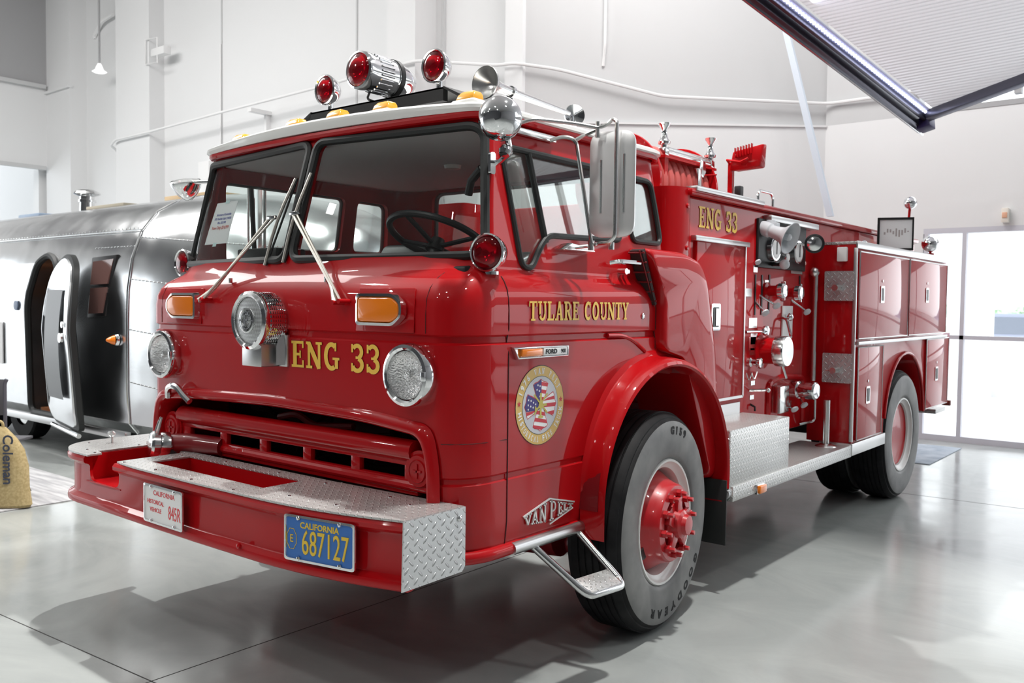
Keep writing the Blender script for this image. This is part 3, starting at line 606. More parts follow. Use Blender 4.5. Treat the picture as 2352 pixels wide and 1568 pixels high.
# black roof rack
mb = MB()
for y in (-.76, -.50):
    mb.hexa([Vector(p) for p in ((-.47, y, 2.455), (.47, y, 2.455), (.47, y+.03, 2.455), (-.47, y+.03, 2.455), (-.47, y, 2.515), (.47, y, 2.515), (.47, y+.03, 2.515), (-.47, y+.03, 2.515))])
for s in (-1, 1):
    mb.hexa([Vector(p) for p in ((s*.47, -.76, 2.51), (s*.66, -.76, 2.41), (s*.66, -.47, 2.41), (s*.47, -.47, 2.51), (s*.47, -.76, 2.52), (s*.70, -.76, 2.41), (s*.70, -.47, 2.41), (s*.47, -.47, 2.52))][::1])
    mb.box(s*.22-.01, s*.22+.01, -.75, -.73, 2.40, 2.46)
mb.box(-.47, .47, -.76, -.47, 2.508, 2.516); P_('roof_rack', mb, BLACK, label='black lamp rack on the roof')
# amber marker lamps along the roof edge
for x in (-.80, -.316, 0, .316, .80):
    z = 2.358+.030*(1-(x/.95)**2); y = -.975+.04*x*x
    t = P_('marker_lamp', MB().loft([[Vector((x+sx*.062*k, y+sy*.045*k2, z+dz)) for sx, sy in ((-1, -1), (1, -1), (1, 1), (-1, 1))] for k, k2, dz in ((1, 1, -.01), (1, 1, .004), (.8, .7, .010))]), WHITE, bevel=.004)
    P_('marker_lens', MB().loft([[Vector((x+sx*.05*k, y+.006*j+sy*.034*k, z+dz)) for sx, sy in ((-1, -1), (1, -1), (1, 1), (-1, 1))] for j, (k, dz) in enumerate(((1, .006), (.9, .030), (.66, .046)))]), AMBER_R, t, .006, 3, label='amber lens')

# ---- front bumper with its deck
def yb(x):
    a = abs(x); return -1.728+.012*a+(.115*((a-.4)/.72)**2 if a > .4 else 0)
def bumper_pt(x, off, z): return Vector((x, yb(x)+off, z))
BP = [(.0, .572), (.010, .562), (.022, .556), (.022, .575), (.010, .592), (.030, .60), (.034, .61), (.034, .752), (.026, .762), (.008, .768), (.004, .785), (.012, .797), (.04, .80), (.06, .80), (.06, .556), (.03, .553)]
BP = [(.030, .555), (.012, .555), (.002, .562), (0, .575), (.004, .590), (.020, .598), (.030, .606), (.032, .62), (.032, .742), (.026, .752), (.010, .758), (.002, .766), (.001, .782), (.010, .794), (.030, .796), (.045, .79), (.045, .56)]
def bpf(x):  # face path: straight-ish front and rounded left end
    return yb(x)
def ybl(x): return yb(x) if x > -.45 else -1.7226-.0*x+.018*(-.45-x)
path = [(-1.05+i*(1.112+1.05)/44, ybl(-1.05+i*(1.112+1.05)/44), (0, 1)) for i in range(45)]
EX, EY, ERX, ERY = -1.05, ybl(-1.05)+.24, .31, .24
def endpt(a, ins=0): return (EX-(ERX-ins)*math.sin(a), EY-(ERY-ins)*math.cos(a))
for i in range(1, 15):
    a = i/14*PI/2; e = endpt(a); path.insert(0, (e[0], e[1], (math.sin(a), math.cos(a))))
for yy in (-1.35, -1.18): path.insert(0, (EX-ERX, yy, (1, 0)))
bm_ = MB(); bm_.loft([[Vector((x+d[0]*o, y+d[1]*o, z)) for o, z in BP] for x, y, d in path])
bmp_ = bm_.build('front_bumper', RED, FT, 0, 2, 40)
# cut-out for the hose connection
ct = MB().prism(fil2([(-.965, .675), (-.675, .675), (-.675, .90), (-.965, .90)], .045, 5), fy(-1.9, -1.62), 0, 1).build('cut', None)
boolean(bmp_, [ct])
def deck(poly, holes=()):
    pass
ZD = .800
dk = MB()   # diamond-plate deck in pieces of one sheet
dk2 = [(-.655, .005), (-.655, -1.345)]
def slabz(mb, poly, z0, z1): return mb.prism(poly, lambda u, v, d: Vector((u, v, d)), z0, z1)
front_edge = [(x, yb(x)+.004) for x in [-.655+i*(1.108+.655)/24 for i in range(25)]]
tray = (-.545, -1.600, .305, -1.405)
main = [(-.665, -1.39), (-.665, yb(-.655)+.006)]+front_edge[1:]+[(1.108, -1.30), (.4, -1.33), (-.75, -1.33)]
dko = slabz(MB(), main, ZD-.004, ZD+.004).build('bumper_deck', DIAMOND_F, FT)
dko['label'] = 'silver diamond plate deck on the bumper'
boolean(dko, [MB().box(tray[0], tray[2], tray[1], tray[3], .7, .9).build('cut', None)])
lc = [(-.665-.32, -1.66), (-.985, -1.40), (-.72, -1.345), (-.66, -1.36)]
le = [(-.93, ybl(-.93)+.005)]+[endpt(i/10*PI/2, .005) for i in range(0, 11)]+[(EX-ERX+.005, -1.17), (-1.0, -1.17), (-.88, -1.33), (-1.0, -1.36), (-1.0, -1.62), (-.93, -1.64)]
slabz(MB(), le, ZD-.004, ZD+.004).build('bumper_end_deck', DIAMOND_F, FT)['label'] = 'silver diamond plate at the far bumper end'
ty = MB().box(tray[0], tray[2], tray[1], tray[3], .655, .660); ty.box(tray[0]-.004, tray[0], tray[1], tray[3], .655, .797).box(tray[2], tray[2]+.004, tray[1], tray[3], .655, .797).box(tray[0], tray[2], tray[1]-.004, tray[1], .655, .797).box(tray[0], tray[2], tray[3], tray[3]+.004, .655, .797)
P_('hose_tray', ty, RED)
P_('connection_pocket', MB().box(-.99, -.66, -1.69, -1.34, .668, .673).box(-.99, -.985, -1.68, -1.34, .66, .795).box(-.66, -.655, -1.68, -1.34, .66, .795).box(-.99, -.66, -1.345, -1.34, .66, .795), RED)
P_('bumper_frame', MB().box(-1.05, 1.05, -1.40, -1.20, .58, .72), DARK)
# near end plate
ep = [(1.604-.0, .566), (1.30, .590), (1.30, .80), (1.604, .80)]
P_('bumper_end_plate', MB().prism([(-1.618, .562), (-1.315, .566), (-1.300, .585), (-1.300, .803), (-1.612, .803)], lambda u, v, d: Vector((1.110+d, u, v)), 0, .005), DIAMOND, label='diamond plate bumper end')
P_('end_plate_bolt', MB().lathe([(.011, 0), (.011, .004), (.006, .008), (0, .009)], (1.115, -1.335, .765), (1, 0, 0), 16), ALU)
for x, y in ((-.62, -1.69), (-.35, -1.69), (-.05, -1.70), (.25, -1.70), (.5, -1.62), (.75, -1.60), (.95, -1.42), (-.60, -1.42), (-.3, -1.375), (.1, -1.375), (.42, -1.38), (.8, -1.38), (-1.08, -1.64), (-1.27, -1.54), (-1.03, -1.40), (-1.20, -1.25), (-.96, -1.66)):
    P_('deck_bolt', MB().lathe([(.007, 0), (.006, .003), (0, .004)], (x, y, ZD+.004), (0, 0, 1), 10), ALU)
P_('deck_knob', MB().lathe([(.006, 0), (.006, .03), (.018, .04), (.020, .052), (.012, .06), (0, .062)], (-1.20, -1.455, ZD+.004), (0, 0, 1), 18), ALU)
P_('bumper_rivet', MB().lathe([(.012, 0), (.010, .01), (0, .014)], (.325, yb(.325)+.004, .600), (0, -1, 0), 14), RED)
# suction connection with capped end
ax_ = Vector((-.35, -1, .10)).normalized()
sv = P_('suction_inlet', MB().lathe([(.05, -.16), (.05, -.05), (.062, -.045), (.062, -.01), (.056, 0)], (-.80, -1.42, .835), ax_, 32, True), ALU, label='chrome capped hose inlet')
P_('inlet_cap', MB().lathe([(.060, 0), (.066, .004), (.066, .030), (.055, .042), (.03, .047), (0, .048)], (-.80, -1.42, .835), ax_, 32), ALU, sv)
P_('cap_handle', MB().tube([(-.79, -1.44, .885), (-.765, -1.435, .945), (-.755, -1.43, .975)], lambda q: .014-.006*q, 10), ALU, sv)
cap_c = Vector((-.80, -1.42, .835))+ax_*.048; cu_ = Vector((0, 0, 1)).cross(ax_).normalized()*1; cv_ = ax_.cross(cu_)
cfr = lambda u, v, d: cap_c+(-cu_ if cu_.x < 0 else cu_)*u+Vector((0, 0, 1))*v+ax_*(d+.001)
P_('cap_lettering', text(MB(), 'VAN PELT', .022, cfr, .002), PLWHITE, sv)
P_('inlet_pipe', MB().tube([(-.78, -1.36, .835), (-.70, -1.31, .84), (-.46, -1.275, .84)], .048, 14, .05), RED_D)
# licence plates
def plate(name, x0, x1, z0, z1, paint, label, tilt=0.0):
    yA, yB = yb(x0), yb(x1); fr = lambda u, v, d: Vector((x0+(x1-x0)*u, yA+(yB-yA)*u-.004-d, z0+(z1-z0)*v))
    t = P_(name, MB().prism(rrect(1, 1, .05, .5, .5), fr, 0, .004), paint, label=label)
    mb = MB(); mb.loft([[fr(u, v, d) for u, v in rrect(a, b_, .06, .5, .5)] for a, b_, d in ((1.02, 1.04, .001), (1.02, 1.04, .008), (.97, .93, .009), (.965, .92, .004))], True, False, False)
    P_('plate_frame', mb, CHROME, t)
    for u in (.2, .80):
        for v in (.045, .955): P_('plate_bolt', MB().lathe([(.008, 0), (.007, .005), (0, .007)], fr(u, v, .006), (0, -1, 0), 12), CHROME, t)
    return t, fr
def tfr(fr, cu, cv, wd, ht): return lambda u, v, d: fr(cu+u/wd, cv+v/ht, .004+d)
t, fr = plate('blue_license_plate', .610, .925, .608, .770, PLBLUE, 'blue license plate reading CALIFORNIA E 687127')
P_('plate_state_name', text(MB(), 'CALIFORNIA', .031, tfr(fr, .50, .80, .315, .162), .0015, sx=1.0, bold=.0006), PLYEL, t)
P_('plate_number', text(MB(), '687127', .128, tfr(fr, .585, .40, .315, .162), .003, sx=.56, bold=.0), PLYEL, t)
P_('plate_class_letter', text(MB(), 'E', .040, tfr(fr, .095, .47, .315, .162), .002, sx=.8), PLYEL, t)
oc = [(.095*.315+.024*math.cos(PI/8+k*PI/4), .47*.162+.040*math.sin(PI/8+k*PI/4)) for k in range(8)]
P_('plate_octagon', MB().tube([fr(a/.315, b_/.162, .005) for a, b_ in oc], .0012, 5, closed=True), PLYEL, t)
t, fr = plate('white_license_plate', -.365, -.055, .592, .752, PLWHITE, 'white license plate reading CALIFORNIA HISTORICAL VEHICLE 845R')
P_('plate_state_name', text(MB(), 'CALIFORNIA', .030, tfr(fr, .52, .80, .31, .16), .0012), PLRED, t)
P_('plate_class_name', text(MB(), 'HISTORICAL', .026, tfr(fr, .30, .55, .31, .16), .0012, sx=.95), PLRED, t)
P_('plate_class_name', text(MB(), 'VEHICLE', .026, tfr(fr, .30, .34, .31, .16), .0012, sx=.95), PLRED, t)
P_('plate_number', text(MB(), '845R', .082, tfr(fr, .79, .36, .31, .16), .0012, sx=.56), PLRED, t)

# ---- side lettering, seal, badges
SX_ = 1.1008
def sidefr(y0, z0): return lambda u, v, d: Vector((SX_+d, y0+u, z0+v))
words('TULARE COUNTY', .078, .745, sidefr, -.922, 1.478, .0025)
bd = P_('side_badge', MB().loft([[Vector((SX_+d, u, v)) for u, v in ((-1.035+e*.6, 1.378-e), (-1.005+e*.4, 1.326+e), (-.667-e, 1.326+e), (-.667-e, 1.378-e))] for d, e in ((0, 0), (.018, .003), (.020, .008), (.012, .010))]), CHROME, bevel=.002, label='chrome badge with amber light')
P_('amber_lens', MB().box(SX_+.010, SX_+.022, -.985, -.855, 1.338, 1.367), AMBER, bd, .003)
P_('name_plate', MB().box(SX_+.010, SX_+.020, -.845, -.682, 1.337, 1.368), PLWHITE, bd, .002)
P_('badge_lettering', text(MB(), 'FORD', .026, lambda u, v, d: Vector((SX_+.0195+d, -.795+u, 1.3525+v)), .002, sx=1.15, bold=.0008), INKBLACK, bd)
P_('badge_number', text(MB(), '900', .024, lambda u, v, d: Vector((SX_+.0195+d, -.712+u, 1.3525+v)), .002, sx=.9), INKBLACK, bd)
# round seal: ring, field, cross-shaped flag, hydrant-and-helmet device, words round the rim
SC = (-.839, 1.136); SRad = .162
def sf(u, v, d): return Vector((SX_+d, SC[0]+u, SC[1]+v))
def disc(mb, r, d, n=56): return mb.add([sf(r*math.cos(2*PI*i/n), r*math.sin(2*PI*i/n), d) for i in range(n)], [tuple(range(n))])
SEALG = mat('gold_seal_ring', (.74, .50, .16), .4); SEALS = mat('silver_seal_field', (.62, .63, .68), .4); NAVY = mat('navy_flag_blue', (.06, .05, .22), .5); FRED = mat('flag_red', (.62, .05, .07), .5); BRASS = mat('brass_yellow', (.55, .48, .10), .4)
seal = P_('door_seal', disc(MB(), SRad, .0006), INKBLACK, label='round seal reading 1976 VAN PELT HISTORICAL FIRE TRUCK')
P_('seal_ring', disc(MB(), SRad-.0025, .0009), SEALG, seal); P_('seal_ring_line', disc(MB(), .119, .0012), INKBLACK, seal); P_('seal_field', disc(MB(), .117, .0015), SEALS, seal)
def pat(mb, pts, d): return mb.add([sf(u, v, d) for u, v in pts], [tuple(range(len(pts)))])
def lobe(k, g=0):   # one flared arm of the cross
    a = k*PI/2; R_ = lambda p: (p[0]*math.cos(a)-p[1]*math.sin(a), p[0]*math.sin(a)+p[1]*math.cos(a))
    pts = [(-.012-g, .0), (-.048-g, .085), (-.035-g, .090+g), (-.018, .094+g), (0, .104+g), (.018, .094+g), (.035+g, .090+g), (.048+g, .085), (.012+g, .0)]
    return [R_(p) for p in pts]
mb = MB(); [pat(mb, lobe(k, .003), .0018+k*.00002) for k in range(4)]; P_('seal_cross_edge', mb, FRED, seal)
mb = MB(); [pat(mb, lobe(k), .0020+k*.00002) for k in range(4)]; P_('seal_cross', mb, PLWHITE, seal)
def clip(pts, v0, v1):
    for s_, lim in ((1, v0), (-1, -v1)):
        out = []
        for i in range(len(pts)):
            p, q = pts[i-1], pts[i]; a, b_ = p[1]*s_-lim, q[1]*s_-lim
            if (a >= 0) != (b_ >= 0): t_ = a/(a-b_); out.append((p[0]+(q[0]-p[0])*t_, p[1]+(q[1]-p[1])*t_))
            if b_ >= 0: out.append(q)
        pts = out
        if not pts: return []
    return pts
mb = MB()
for k in range(4):
    for i in range(7):
        p = clip([(x, y+.008*math.sin(x*30)) for x, y in lobe(k)], -.10+i*.03, -.085+i*.03)
        if len(p) > 2: pat(mb, [(x, y-.008*math.sin(x*30)) for x, y in p], .0023)
P_('seal_stripes', mb, FRED, seal)
def clipx(pts, x1): return [(b_, a) for a, b_ in clip([(y, x) for x, y in pts], -1, x1)]
mb = MB()
for k in range(4):
    p = clipx(clip(lobe(k), -.02, 1), .004 if k != 2 else -1)
    if len(p) > 2: pat(mb, p, .0026)
P_('seal_canton', mb, NAVY, seal)
def star(cx, cy, r): return [(cx+(r if i % 2 == 0 else r*.42)*math.sin(PI*i/5), cy+(r if i % 2 == 0 else r*.42)*math.cos(PI*i/5)) for i in range(10)]
for cx, cy in ((-.020, .082), (-.006, .078), (-.026, .064), (-.010, .058), (-.006, .036), (-.080, .026), (-.064, .022), (-.048, .014), (-.082, .006), (-.066, .000), (-.050, -.006), (-.082, -.012), (-.034, .006)):
    P_('seal_small_star', pat(MB(), star(cx, cy, .0062), .0029), PLWHITE, seal)
for cx, cy in ((-.139, .014), (.139, .014)): P_('seal_star', pat(MB(), star(cx, cy, .013), .0018), FRED, seal)
dv = MB()
for pts, w_ in (([(-.045, -.035), (.045, .045)], .008), ([(.045, -.035), (-.045, .045)], .008), ([(0, -.05), (0, .05)], .012), ([(-.016, -.048), (.016, -.048)], .008), ([(-.035, -.002), (-.035, -.026)], .008), ([(.018, .0), (.040, .0)], .010), ([(-.035, -.012), (-.02, -.012)], .008)):
    L_, R_ = stroke(pts, w_); n = len(L_); dv.add([sf(p.x, p.y, .0032+len(dv.v)*.00001) for p in L_]+[sf(p.x, p.y, .0032+len(dv.v)*.00001) for p in R_], [(0, 1, n+1, n)])
pat(dv, [(-.022, -.012), (.024, -.012), (.018, -.004), (.012, .014), (0, .020), (-.010, .014), (-.016, -.004)], .0036)
P_('seal_device', dv, BRASS, seal, label='yellow helmet and hydrant device')
def ringtext(s, r, a0, da, size, flip=False):
    mb = MB(); n = len(s)
    for i, ch in enumerate(s):
        if ch == ' ': continue
        a = math.radians(a0+da*i); th_ = a-PI/2 if not flip else a+PI/2
        cu, cv = r*math.cos(a), r*math.sin(a); ca, sa = math.cos(th_), math.sin(th_)
        k = size
        g = GL.get(ch)
        if g:
            wd = g[0]*k*.86
            tmp = lambda u, v, d: sf(cu+(u-wd/2)*ca-(v-k/2)*sa, cv+(u-wd/2)*sa+(v-k/2)*ca, .0006+d)
            slab(mb, ch, k, wd, tmp, .06*k*.2, .0010)
        else:
            text(mb, ch, k*1.38, lambda u, v, d: sf(cu+u*ca-v*sa, cv+u*sa+v*ca, .0014+d), .0006, sx=.95, bold=.001)
    return mb
for tx, a0, da, sz, fl_ in (('1976', 158, -10.6, .024, False), ('VAN', 105, -10.6, .024, False), ('PELT', 62.6, -10.6, .024, False), ('HISTORICAL', 192, 7.9, .022, True), ('FIRE', 278.9, 7.9, .022, True), ('TRUCK', 318.4, 7.9, .022, True)):
    P_('seal_lettering', ringtext(tx, .139, a0, da, sz, fl_), PLWHITE, seal, label='white seal lettering reading '+tx)
# VAN PELT script badge
vb = MB()
def vp(u, v, d): return Vector((SX_+d, -.945+u*.352, .655+v))
def bart(p, q, w_):
    p, q = Vector(p), Vector(q); t_ = Vector((q.x-p.x, q.y-p.y)); sc_ = Vector((.352, 1)); tt = Vector((t_.x*.352, t_.y)).normalized(); nn_ = Vector((-tt.y, tt.x))*w_/2; n2 = (nn_.x/.352, nn_.y)
    vb.hexa([vp(p.x-n2[0], p.y-n2[1], 0), vp(q.x-n2[0], q.y-n2[1], 0), vp(q.x+n2[0], q.y+n2[1], 0), vp(p.x+n2[0], p.y+n2[1], 0), vp(p.x-n2[0], p.y-n2[1], .006), vp(q.x-n2[0], q.y-n2[1], .006), vp(q.x+n2[0], q.y+n2[1], .006), vp(p.x+n2[0], p.y+n2[1], .006)])
def topz(u): return .040+.045*(u/.5) if u < .5 else .085-.045*((u-.5)/.5)
def botz(u): return .002-.016*(u/.5) if u < .5 else -.014+.040*((u-.5)/.5)
bart((.0, .042), (.5, .088), .006); bart((.5, .088), (1.0, .046), .006); bart((.5, -.018), (.97, .022), .005)
for u0, ch in ((.02, 'V'), (.15, 'A'), (.30, 'N'), (.50, 'P'), (.66, 'E'), (.77, 'L'), (.87, 'T')):
    wd = .135 if ch in 'VANP' else .10; g = GL[ch]
    for pts, w_ in g[1]:
        for a, b_ in zip(pts, pts[1:]):
            f = lambda p: (u0+p[0]/g[0]*wd, botz(u0+p[0]/g[0]*wd)+.006+p[1]*(topz(u0+p[0]/g[0]*wd)-botz(u0+p[0]/g[0]*wd)-.010))
            bart(f(a), f(b_), max(.0055, w_*.042))
P_('maker_badge', vb, SILV, label='silver metal script badge reading VAN PELT')
# sill tube, step
P_('sill_tube', MB().tube([(1.10, -1.015, .583), (1.10, -.47, .583)], .026, 16), POLISH)
P_('sill_corner', MB().tube([Vector((p.x, p.y, .585)) for p in ring(.62)[14:26]], .026, 12), RED)
st = P_('folding_step', MB().tube([(1.08, -.86, .565), (1.27, -.77, .395), (1.30, -.75, .375), (1.33, -.56, .375), (1.30, -.54, .395), (1.10, -.555, .565)], .0165, 12, .035), ALU, label='tubular aluminium step under the door')
P_('step_tread', MB().hexa([Vector(p) for p in ((1.225, -.775, .42), (1.31, -.75, .378), (1.335, -.565, .378), (1.25, -.555, .42), (1.225, -.775, .43), (1.31, -.75, .39), (1.335, -.565, .39), (1.25, -.555, .43))]), DIAMOND_F, st, .003)
# fender flares (both sides)
FP = [(.672, 1.098), (.660, 1.106), (.645, 1.114), (.638, 1.130), (.636, 1.165), (.631, 1.195), (.620, 1.214), (.606, 1.222), (.596, 1.214), (.592, 1.195), (.600, 1.16), (.603, 1.10)]
def flare(s, name, yc, zc, prof, a0, a1, m, n=48, z_floor=None, sy=1.0):
    rings = []
    for i in range(n+1):
        a = math.radians(a0+(a1-a0)*i/n); k_ = max(.06, min(1, 1.25*math.sin(a))) if a0 <= 0 and a < PI/2 else 1; rings.append([Vector((s*x, yc-(.606+(r-.606)*(k_ if r > .606 else 1))*math.cos(a)*sy, zc+(.606+(r-.606)*(k_ if r > .606 else 1))*math.sin(a))) for r, x in prof])
    if a0 <= 0: rings = [[Vector((p.x, p.y, .535)) for p in rings[0]]]+rings
    return P_(name, MB().loft(rings, True, True, True), m, ang=30)
for s in (-1, 1):
    flare(s, 'fender_flare', *WC, FP, 0, 188, RED)
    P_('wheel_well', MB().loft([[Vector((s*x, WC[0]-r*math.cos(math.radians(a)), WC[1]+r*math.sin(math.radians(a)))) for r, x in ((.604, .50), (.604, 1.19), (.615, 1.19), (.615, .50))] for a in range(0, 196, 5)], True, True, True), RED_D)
    P_('mud_flap', MB().box(s*.74-.0, s*1.215, .655, .665, .27, .62) if s > 0 else MB().box(-1.215, -.74, .655, .665, .27, .62), RUBBER, bevel=.004)
    # rear intake hood behind the door
    def hp(x, e): return [Vector((s*x, y*(1)+ (e if y > .3 else -e*.0), z-e*.9)) for y, z in HP]
    HP = fil2([(-.075, 1.815), (.30, 1.812), (.47, 1.775), (.56, 1.66), (.605, 1.50), (.66, 1.30), (.70, .98), (.695, .62), (.62, .62), (.3, 1.28), (.075, 1.33), (.078, 1.58), (.03, 1.68)], .05, 4)
    def hr(x, e): 
        c = Vector((.3, 1.35)); return [Vector((s*x, c.x+(y-c.x)*(1-e), c.y+(z-c.y)*(1-e))) for y, z in HP]
    P_('intake_hood', MB().loft([hr(.80, 0), hr(1.095, 0), hr(1.12, .012), hr(1.137, .035), hr(1.145, .075), hr(1.147, .2)]), RED, ang=50)
    ig = MB()
    for k in range(6):
        z = 1.79-k*.045; y = -.085+k*.024
        ig.tube([(s*1.045, y-.008, z), (s*1.122, y+.008, z)], .0045, 6)
    ig.tube([(s*1.105, -.092, 1.80), (s*1.105, .055, 1.54)], .004, 6); P_('intake_grille', ig, RED_D)
    P_('intake_opening', MB().hexa([Vector((s*x, y, z)) for y, z in ((-.083, 1.80), (.048, 1.54)) for x in (1.06, 1.14)]+[Vector((s*x, y+.012, z)) for y, z in ((-.083, 1.80), (.048, 1.54)) for x in (1.06, 1.14)]) if 0 else MB().prism([(-.085, 1.80), (.045, 1.545), (.060, 1.55), (-.06, 1.81)], lambda u, v, d: Vector((s*(1.045+d), u, v)), 0, .070), DARK)
    # door handle and lock
    dh = P_('door_handle', MB().tube([(s*1.055, -.265, 1.735), (s*1.095, -.25, 1.742), (s*1.098, -.08, 1.742)], .012, 8, .02), CHROME)
    P_('lock_button', MB().cyl((s*1.04, -.17, 1.70), (s*1.085, -.17, 1.70), .014).cyl((s*1.04, -.135, 1.70), (s*1.075, -.135, 1.70), .009), CHROME, dh)
    P_('door_lock', MB().lathe([(.014, 0), (.014, .004), (.008, .007), (0, .006)], (s*1.10, -.045, 1.493), (s, 0, 0), 20), CHROME)

# ---- wheels
def tyre_parts(name, c, s, steer=0, W_=.27, R_=.52, rimr=.297, front=True, visible_detail=True):
    """wheel root is a part of the engine; tread, rim, hub and nuts hang below it"""
    c = Vector(c); ax = Vector((s*math.cos(steer), s*math.sin(steer) if s > 0 else -math.sin(steer)*-1*0, 0)).normalized(); ax = Vector((s*math.cos(steer), math.sin(steer)*s, 0))
    h = W_/2
    prof = [(rimr-.012, -h+.02), (rimr+.01, -h+.004), (.36, -h-.006), (.43, -h-.004), (.485, -h+.012), (.508, -h+.025), (.518, -h+.05)]
    for k in range(5):
        x = -h+.05+(W_-.1)*(k+.5)/5; prof += [(R_, x-.018), (R_, x-.0), (R_, x+.014), (R_-.012, x+.016), (R_-.012, x+.021), (R_, x+.023)]
    prof += [(.518, h-.05), (.508, h-.025), (.497, h-.012), (.490, h-.012), (.485, h-.004), (.478, h+.003)]
    t = P_(name, MB().lathe(prof, c, ax, 96), TYRE)
    P_('sidewall', MB().lathe([(.478, h+.003), (.472, h+.006), (.44, h+.010), (.40, h+.0115), (.36, h+.010), (.325, h+.006), (.312, h+.003), (rimr+.008, h-.004), (rimr-.012, h-.02)], c, ax, 96), TYRE_G, t)
    P_('rim', MB().lathe([(rimr-.004, h-.022), (rimr+.002, h-.008), (rimr-.002, h+.001), (rimr-.012, h+.000), (rimr-.018, h-.012), (rimr-.030, h-.022), (.255, h-.028), (.248, h-.05), (.243, h-.10), (.235, -h+.02)], c, ax, 72), RIMW, t)
    return t, c, ax, h
def wheel_txt(mb, s_, r, a0, da, size, c, ax, h, flip=False, k=1.0):
    u = Vector((0, 0, 1)).cross(ax).normalized()
    for i, ch in enumerate(s_):
        a = math.radians(a0+da*i); th_ = a-PI/2 if not flip else a+PI/2; cu, cv = r*math.cos(a), r*math.sin(a); ca, sa = math.cos(th_), math.sin(th_)
        text(mb, ch, size, lambda x, y, d: c+u*(cu+x*ca-y*sa)+Vector((0, 0, 1))*(cv+x*sa+y*ca)+ax*(h+.0095+d), .0025, sx=k, bold=.0025)
    return mb
for s in (1, -1):
    cx = 1.215-.135 if s > 0 else -1.215+.135
    t, c, ax, h = tyre_parts('front_wheel', (cx, 0, .52), s, steer=.093)
    if s > 0:
        P_('tyre_brand_lettering', wheel_txt(MB(), 'GOODYEAR', .425, -36, -10.8, .052, c, ax, h, False, 1.25), TYRE_T, t)
        for o_q in (t.children[-1],): pass
        for i_, ch_ in enumerate('G159'): P_('tyre_size_letter', wheel_txt(MB(), ch_, .432, 86-6.6*i_, 0, .050, c, ax, h, False, 1.1), TYRE_T, t)
    P_('wheel_disc', MB().lathe([(.245, h-.10), (.238, h-.075), (.222, h-.05), (.205, h-.025), (.190, h+.01), (.184, h+.035), (.176, h+.045), (.13, h+.048), (.128, h+.03)], c, ax, 64), RED_B, t)
    hh = P_('hub', MB().lathe([(.105, h+.03), (.100, h+.05), (.072, h+.055), (.066, h+.085), (.050, h+.095), (.045, h+.115), (.018, h+.118), (0, h+.118)], c, ax, 12), RED_B, t)
    u = Vector((0, 0, 1)).cross(ax).normalized(); w_ = Vector((0, 0, 1))
    for k in range(5):   # cast spokes of the hub
        a = 2*PI*k/5+.3; d_ = u*math.cos(a)+w_*math.sin(a); p_ = -u*math.sin(a)+w_*math.cos(a)
        b0, b1 = c+ax*(h+.045), c+ax*(h+.045)
        P_('hub_spoke', MB().hexa([b0+d_*.05-p_*.03, b0+d_*.125-p_*.022, b0+d_*.125+p_*.022, b0+d_*.05+p_*.03]+[q+ax*.025 for q in (b0+d_*.05-p_*.03, b0+d_*.125-p_*.022, b0+d_*.125+p_*.022, b0+d_*.05+p_*.03)]), RED_B, t, .004)
    for k in range(10):
        a = 2*PI*k/10+.15; q = c+(u*math.cos(a)+w_*math.sin(a))*.142+ax*(h+.045)
        P_('wheel_nut', MB().lathe([(.020, 0), (.020, .022), (.014, .024), (.012, .026), (.012, .044), (.010, .048), (0, .048)], q, ax, 6), RED_B, t, ang=25)
    if s > 0:
        a = math.radians(213); q = c+(u*math.cos(a)+w_*math.sin(a))*.212+ax*(h-.032)
        P_('hand_hole', MB().lathe([(0, .004), (.030, .004), (.032, 0)], q, ax, 24), BLACK, t)
RY = 3.874
for s in (1, -1):
    for k, xx in enumerate((1.219-.135, .775)):
        t, c, ax, h = tyre_parts('rear_wheel', (s*xx, RY, .52), s)
        if k == 0:
            P_('wheel_disc', MB().lathe([(.246, h-.040), (.243, h-.048), (.20, h-.052), (.0, h-.056)], c, ax, 48), RED_B, t)
            pass
P_('front_axle', MB().box(-.9, .9, -.05, .05, .42, .54), DARK, bevel=.01)
P_('rear_axle', MB().tube([(-.8, RY, .52), (.8, RY, .52)], .07, 12).sphere((0, RY, .52), .2, 16), DARK)
P_('chassis_rail', MB().box(-.45, -.37, -.9, 5.1, .62, .86), DARK); P_('chassis_rail', MB().box(.37, .45, -.9, 5.1, .62, .86), DARK)
P_('brake_chamber', MB().cyl((.62, -.33, .42), (.85, -.33, .44), .08).sphere((.95, -.33, .44), .07, 12), RED_D)

